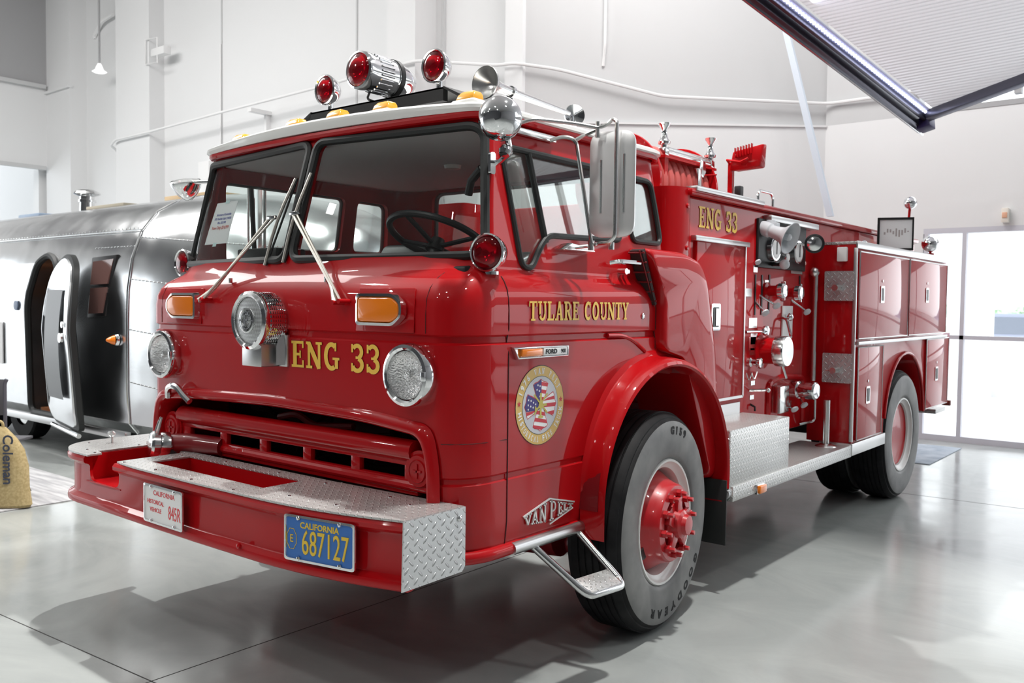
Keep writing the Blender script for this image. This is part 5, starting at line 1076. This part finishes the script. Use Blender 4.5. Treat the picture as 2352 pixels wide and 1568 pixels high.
def tsec(k, kz=1.0, zb=.32):
    """half section -> full ring in (y,z); k scales width, kz the height"""
    pr_ = [(1.05, .32), (1.13, .42), (1.15, .70), (1.15, 1.30), (1.14, 1.62), (1.10, 1.90), (1.01, 2.15), (.86, 2.34), (.66, 2.46), (.40, 2.53), (.15, 2.55)]
    h = [(y*k, zb+(z-.32)*kz) for y, z in pr_]; return h+[(-y, z) for y, z in h[::-1]]
def tring(x, k, kz, zb=.32): return [Vector((x, 1.45-y, z)) for y, z in tsec(k, kz, zb)]
tb = MB(); rg = [tring(-11.2, .30, .45, .5), tring(-11.1, .6, .75, .42), tring(-10.8, .85, .92, .36), tring(-10.3, .97, .985), tring(-9.8, 1, 1)]
rg += [tring(-9.8+.9*i, 1, 1) for i in range(1, 7)]
for i in range(1, 13):
    a = i/12*PI/2*.985; rg.append(tring(-4.4+2.15*math.sin(a), math.cos(a)**.62, .30+.70*math.cos(a)**.45, .32+.35*(1-math.cos(a)**.5)))
tbo = tb.loft(rg).build('trailer_shell', TSK, TR, 0, 2, 40)
dop = fil2([(-6.42, .36), (-5.74, .36), (-5.72, 1.50), (-5.86, 1.90), (-6.10, 1.99), (-6.30, 1.90), (-6.45, 1.50)], .10, 5)
boolean(tbo, [MB().prism(dop, fy(.0, 1.6), 0, 1).build('cut', None)])
INT = mat('brown_wood_panel', (.26, .09, .03), .6); noise_var(INT, 6, (.20, .06, .02), (.36, .13, .04), 5)
MB().box(-6.6, -5.6, 1.50, 1.56, .4, 2.1).box(-6.6, -5.6, .4, 1.5, .36, .40).build('interior_panel', INT, TR)
def side_y(z):
    h = [(y, z_) for y, z_ in ((1.13, .42), (1.15, .70), (1.15, 1.30), (1.14, 1.62), (1.10, 1.90), (1.01, 2.15), (.86, 2.34))]
    for a, b in zip(h, h[1:]):
        if z <= b[1]: t_ = max(0, (z-a[1])/(b[1]-a[1])); return 1.45-(a[0]*(1-t_)+b[0]*t_)
    return .6
MB().tube([Vector((u, side_y(v)-.008, v)) for u, v in dop], .035, 8, closed=True).build('door_seal', RUBBER, TR)
# open door leaf folded back against the side
H0, H1 = Vector((-5.72, .22, 0)), Vector((-4.87, .10, 0)); hd = (H1-H0).normalized(); hn = Vector((hd.y, -hd.x, 0))
lw = (H1-H0).length
def lf(u, v, d): return H0+hd*u+hn*(d-.10*((v-1.1)/.8)**2+.06)+Vector((0, 0, v))
lp = fil2([(.02, .34), (lw-.02, .30), (lw, 1.40), (lw-.10, 1.84), (lw*.5, 1.99), (.10, 1.84), (.0, 1.4)], .16, 6)
def scl(k): return [(lw/2+(u-lw/2)*(1-k/lw*2), 1.14+(v-1.14)*(1-k/1.65*2)) for u, v in lp]
dl = MB().loft([[lf(u, v, d) for u, v in scl(k)] for k, d in ((0, -.02), (0, .03), (.03, .035))]).build('trailer_door', RUBBER, TR)
MB().loft([[lf(u, v, d) for u, v in scl(k)] for k, d in ((.035, .034), (.04, .048), (.06, .050))]).build('door_skin', TSK, dl)
MB().grid(lambda a, b: lf(.17+.44*a, .60+1.02*b, .056), 2, 10).build('door_screen', mat('dark_insect_screen', (.07, .075, .08), .35), dl)
MB().box(0, 0, 0, 0, 0, 0) if 0 else None
MB().cyl(lf(.70, 1.18, .05), lf(.70, 1.18, .075), .045).cyl(lf(.70, 1.30, .05), lf(.70, 1.30, .06), .03).build('door_latch', STEEL, dl)
MB().tube([H0+hd*.0+Vector((0, .0, .305)), H1+Vector((0, -.02, .285))], .022, 8).build('door_sill', ALU, dl)
# belt rail, window, lamp, vents, rivets
MB().box(-9.8, -4.4, .27, .33, .27, .345).build('lower_rail', POLISH, TR, .01)
wn_ = MB().hexa([Vector(p) for p in ((-5.14, .29, 1.36), (-4.80, .29, 1.38), (-4.80, .33, 1.38), (-5.14, .33, 1.36), (-5.14, .34, 1.93), (-4.66, .34, 1.95), (-4.66, .42, 1.95), (-5.14, .42, 1.93))]).build('trailer_window', BLACK, TR, .012)
MB().hexa([Vector(p) for p in ((-5.10, .283, 1.40), (-4.83, .283, 1.41), (-4.83, .30, 1.41), (-5.10, .30, 1.40), (-5.10, .305, 1.64), (-4.78, .305, 1.65), (-4.78, .33, 1.65), (-5.10, .33, 1.64))]).hexa([Vector(p) for p in ((-5.10, .303, 1.67), (-4.77, .303, 1.68), (-4.77, .33, 1.68), (-5.10, .33, 1.67), (-5.10, .333, 1.89), (-4.71, .333, 1.91), (-4.71, .36, 1.91), (-5.10, .36, 1.89))]).build('window_pane', mat('brown_tinted_pane', (.17, .09, .08), .12, 0, .5), wn_)
al = MB().lathe([(.055, 0), (.05, .02), (.045, .025)], (-4.58, .295, 1.17), (0, -1, 0), 20, True, True).build('trailer_marker_lamp', CHROME, TR)
MB().lathe([(.045, .02), (.035, .05), (.012, .09), (0, .095)], (-4.58, .295, 1.17), (-.3, -1, 0), 20).build('amber_lens', AMBER, al)
MB().tube([Vector((-4.40, 1.45-y-.006*(1 if y > 0 else -1), z+.002)) for y, z in tsec(1.003)], .007, 6).build('seam_strip', ALU, TR)
MB().tube([Vector((-9.0, .44-.006, 2.17)), Vector((-4.4, .44-.006, 2.17))], .006, 6).build('seam_strip', ALU, TR)
MB().prism(rrect(.30, .45, .02, -7.2, 1.05), lambda u, v, d: Vector((u, .292-d, v)), 0, .012).build('side_vent', PAPER, TR)
MB().lathe([(.05, 0), (.05, .012), (0, .016)], (-6.72, .298, 1.46), (0, -1, 0), 20).build('socket_cover', mat('blue_grey_socket', (.15, .20, .30), .4), TR)
vt = MB().lathe([(.14, 2.50), (.13, 2.53), (.09, 2.54), (.085, 2.70), (.10, 2.70), (.10, 2.73), (.085, 2.735), (.085, 2.79)], (-7.55, 1.45, 0), (0, 0, 1), 24).build('roof_vent_pipe', ALU, TR)
MB().lathe([(.085, 2.77), (.135, 2.79), (.155, 2.80), (.14, 2.825), (.08, 2.85), (0, 2.86)], (-7.55, 1.45, 0), (0, 0, 1), 24).build('vent_cap', ALU, vt)
MB().box(-8.9, -8.3, 1.2, 1.7, 2.54, 2.60).build('roof_hatch', mat('blue_grey_hatch', (.25, .32, .42), .5), TR, .02)
def rivets(pts):
    mb = MB()
    for p in pts: mb.sphere(p, .0065, 6)
    return mb
def nose_pt(a, side_k, z):
    k = math.cos(a)**.62; kz = .30+.70*math.cos(a)**.45; zb = .32+.35*(1-math.cos(a)**.5); x = -4.4+2.15*math.sin(a)
    h = tsec(k, kz, zb)[:11]
    for p, q in zip(h, h[1:]):
        if p[1] <= z <= q[1]: t_ = (z-p[1])/(q[1]-p[1]+1e-9); return Vector((x, 1.45-(p[0]*(1-t_)+q[0]*t_)-.003, z))
    return None
for z in (2.10, 1.72, 1.27, .80):
    pts = [nose_pt(.02+i*.028, 1, z-.15*math.sin(min(1.2, i*.03))) for i in range(36)]; pts = [p for p in pts if p]
    o = rivets(pts).build('rivet_row', ALU, TR); o['kind'] = 'stuff'
    o = MB().tube(pts, .003, 5).build('panel_seam', STEEL, TR)
o = rivets([Vector((-4.43-.06*i, side_y(2.02)-.004, 2.02)) for i in range(13)]+[Vector((-4.45-.07*i, .432, 2.185)) for i in range(60)]).build('rivet_row', ALU, TR); o['kind'] = 'stuff'
for x in (-7.0, -7.95):
    t_ = MB().lathe([(.2, -.10), (.33, -.10), (.35, -.08), (.35, .08), (.33, .10), (.2, .10)], (x, .55, .35), (0, 1, 0), 40).build('trailer_wheel', TYRE, TR); MB().lathe([(.2, -.08), (.1, -.10), (0, -.10)], (x, .55, .35), (0, 1, 0), 30).build('wheel_cap', ALU, t_)
    MB().lathe([(.2, -.10), (.33, -.10), (.35, -.08), (.35, .08), (.33, .10), (.2, .10)], (x, 2.35, .35), (0, 1, 0), 40).build('trailer_wheel', TYRE, TR)
mb = MB().box(-9.5, -5.8, .5, 2.4, .22, .34); mb.box(-3.2, -2.8, 1.35, 1.55, .0, .5); mb.build('trailer_chassis', BLACK, TR)
random.seed(8); mb = MB()
for i in range(26): x = -6.6+random.random()*1.1; mb.tube([(x, .62, .30), (x+random.uniform(-.06, .06), .60, .30-random.uniform(.05, .16)*(1-(x+6.6)/1.3))], .022, 5)
mb.build('underbody_rags', BLACK, TR)
WOOD = mat('pale_pine_board', (.62, .45, .25), .6); noise_var(WOOD, 3, (.55, .38, .2), (.68, .50, .30), 4, stretch=(1, 12, 12))
tag(MB().box(-5.35, -4.45, 1.20, 1.50, 2.553, 2.60).build('pine_board', WOOD, None, .004), 'thick pale pine board lying on the trailer roof right by the engine cab', 'board', 'boards on the trailer roof')
tag(MB().box(-6.95, -6.10, 1.15, 1.42, 2.553, 2.585).build('pine_board', mat('weathered_board', (.42, .38, .30), .7), None, .004), 'greyish weathered board lying on the trailer roof right of the vent pipe', 'board', 'boards on the trailer roof')
# rugs, jute bag, folding chair
RUG = mat('pale_grey_rug', (.42, .42, .43), .95); noise_var(RUG, 2.2, (.33, .33, .345), (.50, .50, .51), 8, .4, .62, stretch=(1, 9, 1))
tag(MB().box(-7.6, -3.56, -3.2, -.22, .0008, .009).build('floor_rug', RUG, None, .003), 'large pale grey streaked rug on the floor under the jute bag', 'rug')
RUG2 = mat('blue_grey_rug', (.36, .40, .47), .95); noise_var(RUG2, 5, (.30, .35, .42), (.45, .50, .56), 8)
tag(MB().box(-.4, 1.0, 5.66, 7.0, .0008, .008).build('door_mat', RUG2, None, .003), 'blue grey mat on the floor in front of the glass front', 'mat')
JUTE = mat('tan_jute', (.42, .33, .16), .9); noise_var(JUTE, 60, (.36, .28, .13), (.48, .38, .20), 4)
bg_ = empty('jute_bag', (-3.68, -1.0, .01), 'tan jute bag with dark sideways lettering standing at the left edge of the picture', 'bag')
bo, bu2 = Vector((-3.68, -1.0, .01)), Vector((.78, .62, 0)).normalized(); bn2 = Vector((bu2.y, -bu2.x, 0))
def bgp(u, z, d): return bo+bu2*u+bn2*d+Vector((0, 0, z))
rings = []
for z, w_, t_, off in ((0, .17, .07, 0), (.02, .185, .085, 0), (.15, .17, .08, -.01), (.30, .165, .075, -.01), (.42, .150, .07, -.02), (.50, .12, .06, -.04), (.56, .085, .04, -.06), (.585, .07, .03, -.07)):
    rings.append([bgp(off+w_*math.cos(a)*(1+.04*math.sin(3*a+z*9)), z, t_*math.sin(a)) for a in [2*PI*i/28 for i in range(28)]])
MB().loft(rings).build('bag_body', JUTE, bg_)
text(MB(), 'Coleman', .105, lambda u, v, d: bgp(.075+v*1.0-.02, .36-u, .085+d-.02*abs((.36-u)-.3)), .003, sx=.95, bold=.002).build('bag_lettering', mat('dark_blue_print', (.05, .06, .09), .7), bg_)
MB().tube([bgp(-.10, .57, .0), bgp(-.11, .63, 0), bgp(-.02, .63, .01), bgp(-.02, .57, .0)], .010, 8, .03).build('bag_handle', JUTE, bg_)
ch = empty('folding_chair', (-4.0, -.85, 0), 'dark grey folding chair back partly cut off at the left edge above the jute bag', 'chair')
co = Vector((-3.875, -.93, 0)); cu2 = Vector((-.78, -.62, 0))
for k in (0, .45): MB().tube([co+cu2*k+Vector((0, 0, .0095)), co+cu2*k+Vector((0, 0, .90)), co+cu2*k+Vector((.01, .01, .93))], .014, 8, .02).build('leg', mat('dark_grey_tube', (.10, .10, .12), .4) if k == 0 else bpy.data.materials['dark_grey_tube'], ch)
MB().hexa([co+cu2*a+Vector((0, 0, z))+Vector((.62, -.78, 0))*d for z in (.66, .93) for a, d in ((.0, -.01), (.45, -.01), (.45, .01), (.0, .01))]).build('backrest', mat('dark_grey_canvas', (.09, .09, .10), .8), ch, .006)
MB().hexa([co+cu2*a+Vector((0, 0, z))+Vector((.62, -.78, 0))*d for z in (.43, .45) for a, d in ((.0, -.38), (.45, -.38), (.45, .0), (.0, .0))]).build('seat', bpy.data.materials['dark_grey_canvas'], ch, .004)
for k in (.02, .43): MB().tube([co+cu2*k+Vector((.62, -.78, 0))*-.36+Vector((0, 0, .0095)), co+cu2*k+Vector((0, 0, .46))], .012, 8).build('leg', bpy.data.materials['dark_grey_tube'], ch)

# ---- beyond the glass front
LEAF = mat('washed_out_leaves', (.42, .62, .36), .8); noise_var(LEAF, 9, (.25, .42, .25), (.75, .88, .68), 6)  # daylight glare put into the leaf colours by paling them
random.seed(3)
def bush(name, x, y, w_, h, z0=0., n=70):
    mb = MB()
    for i in range(n): mb.sphere((x+random.uniform(-w_, w_), y+random.uniform(-.5, .5), z0+random.uniform(.1, h)), random.uniform(.12, .26), 8, 1, 1, .8)
    return mb.build(name, LEAF)
tag(bush('hedge', -1.1, 18.5, 2.0, 1.75), 'green hedge in washed-out colours outside beyond the glass front, behind the parked car', 'hedge'); 
pc = empty('parked_car', (-.2, 16.8, 0), 'pale blue grey parked car seen washed out through the glass front', 'car')
CARP = mat('washed_out_car_blue', (.42, .46, .58), .4, 0, .5)  # car colour lightened to look bleached by the outdoor glare
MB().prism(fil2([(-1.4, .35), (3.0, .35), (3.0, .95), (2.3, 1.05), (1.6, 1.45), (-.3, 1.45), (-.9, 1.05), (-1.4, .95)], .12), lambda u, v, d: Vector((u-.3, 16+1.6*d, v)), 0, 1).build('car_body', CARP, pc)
MB().prism(fil2([(-.75, 1.05), (2.05, 1.05), (1.5, 1.38), (-.25, 1.38)], .05), lambda u, v, d: Vector((u-.3, 15.985+.02*d, v)), 0, 1).build('car_window', mat('washed_out_car_window', (.25, .28, .34), .3), pc)  # glass colour raised from black to imitate haze from the daylight
for x in (-1.0, 1.9): MB().lathe([(0, 0), (.31, 0), (.32, .03), (.32, .2), (0, .2)], (x, 15.98, .32), (0, 1, 0), 24).build('wheel', BLACK, pc)
struct('trim_22', MB().box(-6, 20, 13.6, 13.8, 0, 1.02), mat('white_boundary_wall', (.9, .9, .9), .8))
struct('trim_23', MB().box(-.65, .05, 13.3, 13.6, 0, 5), bpy.data.materials['white_boundary_wall'])
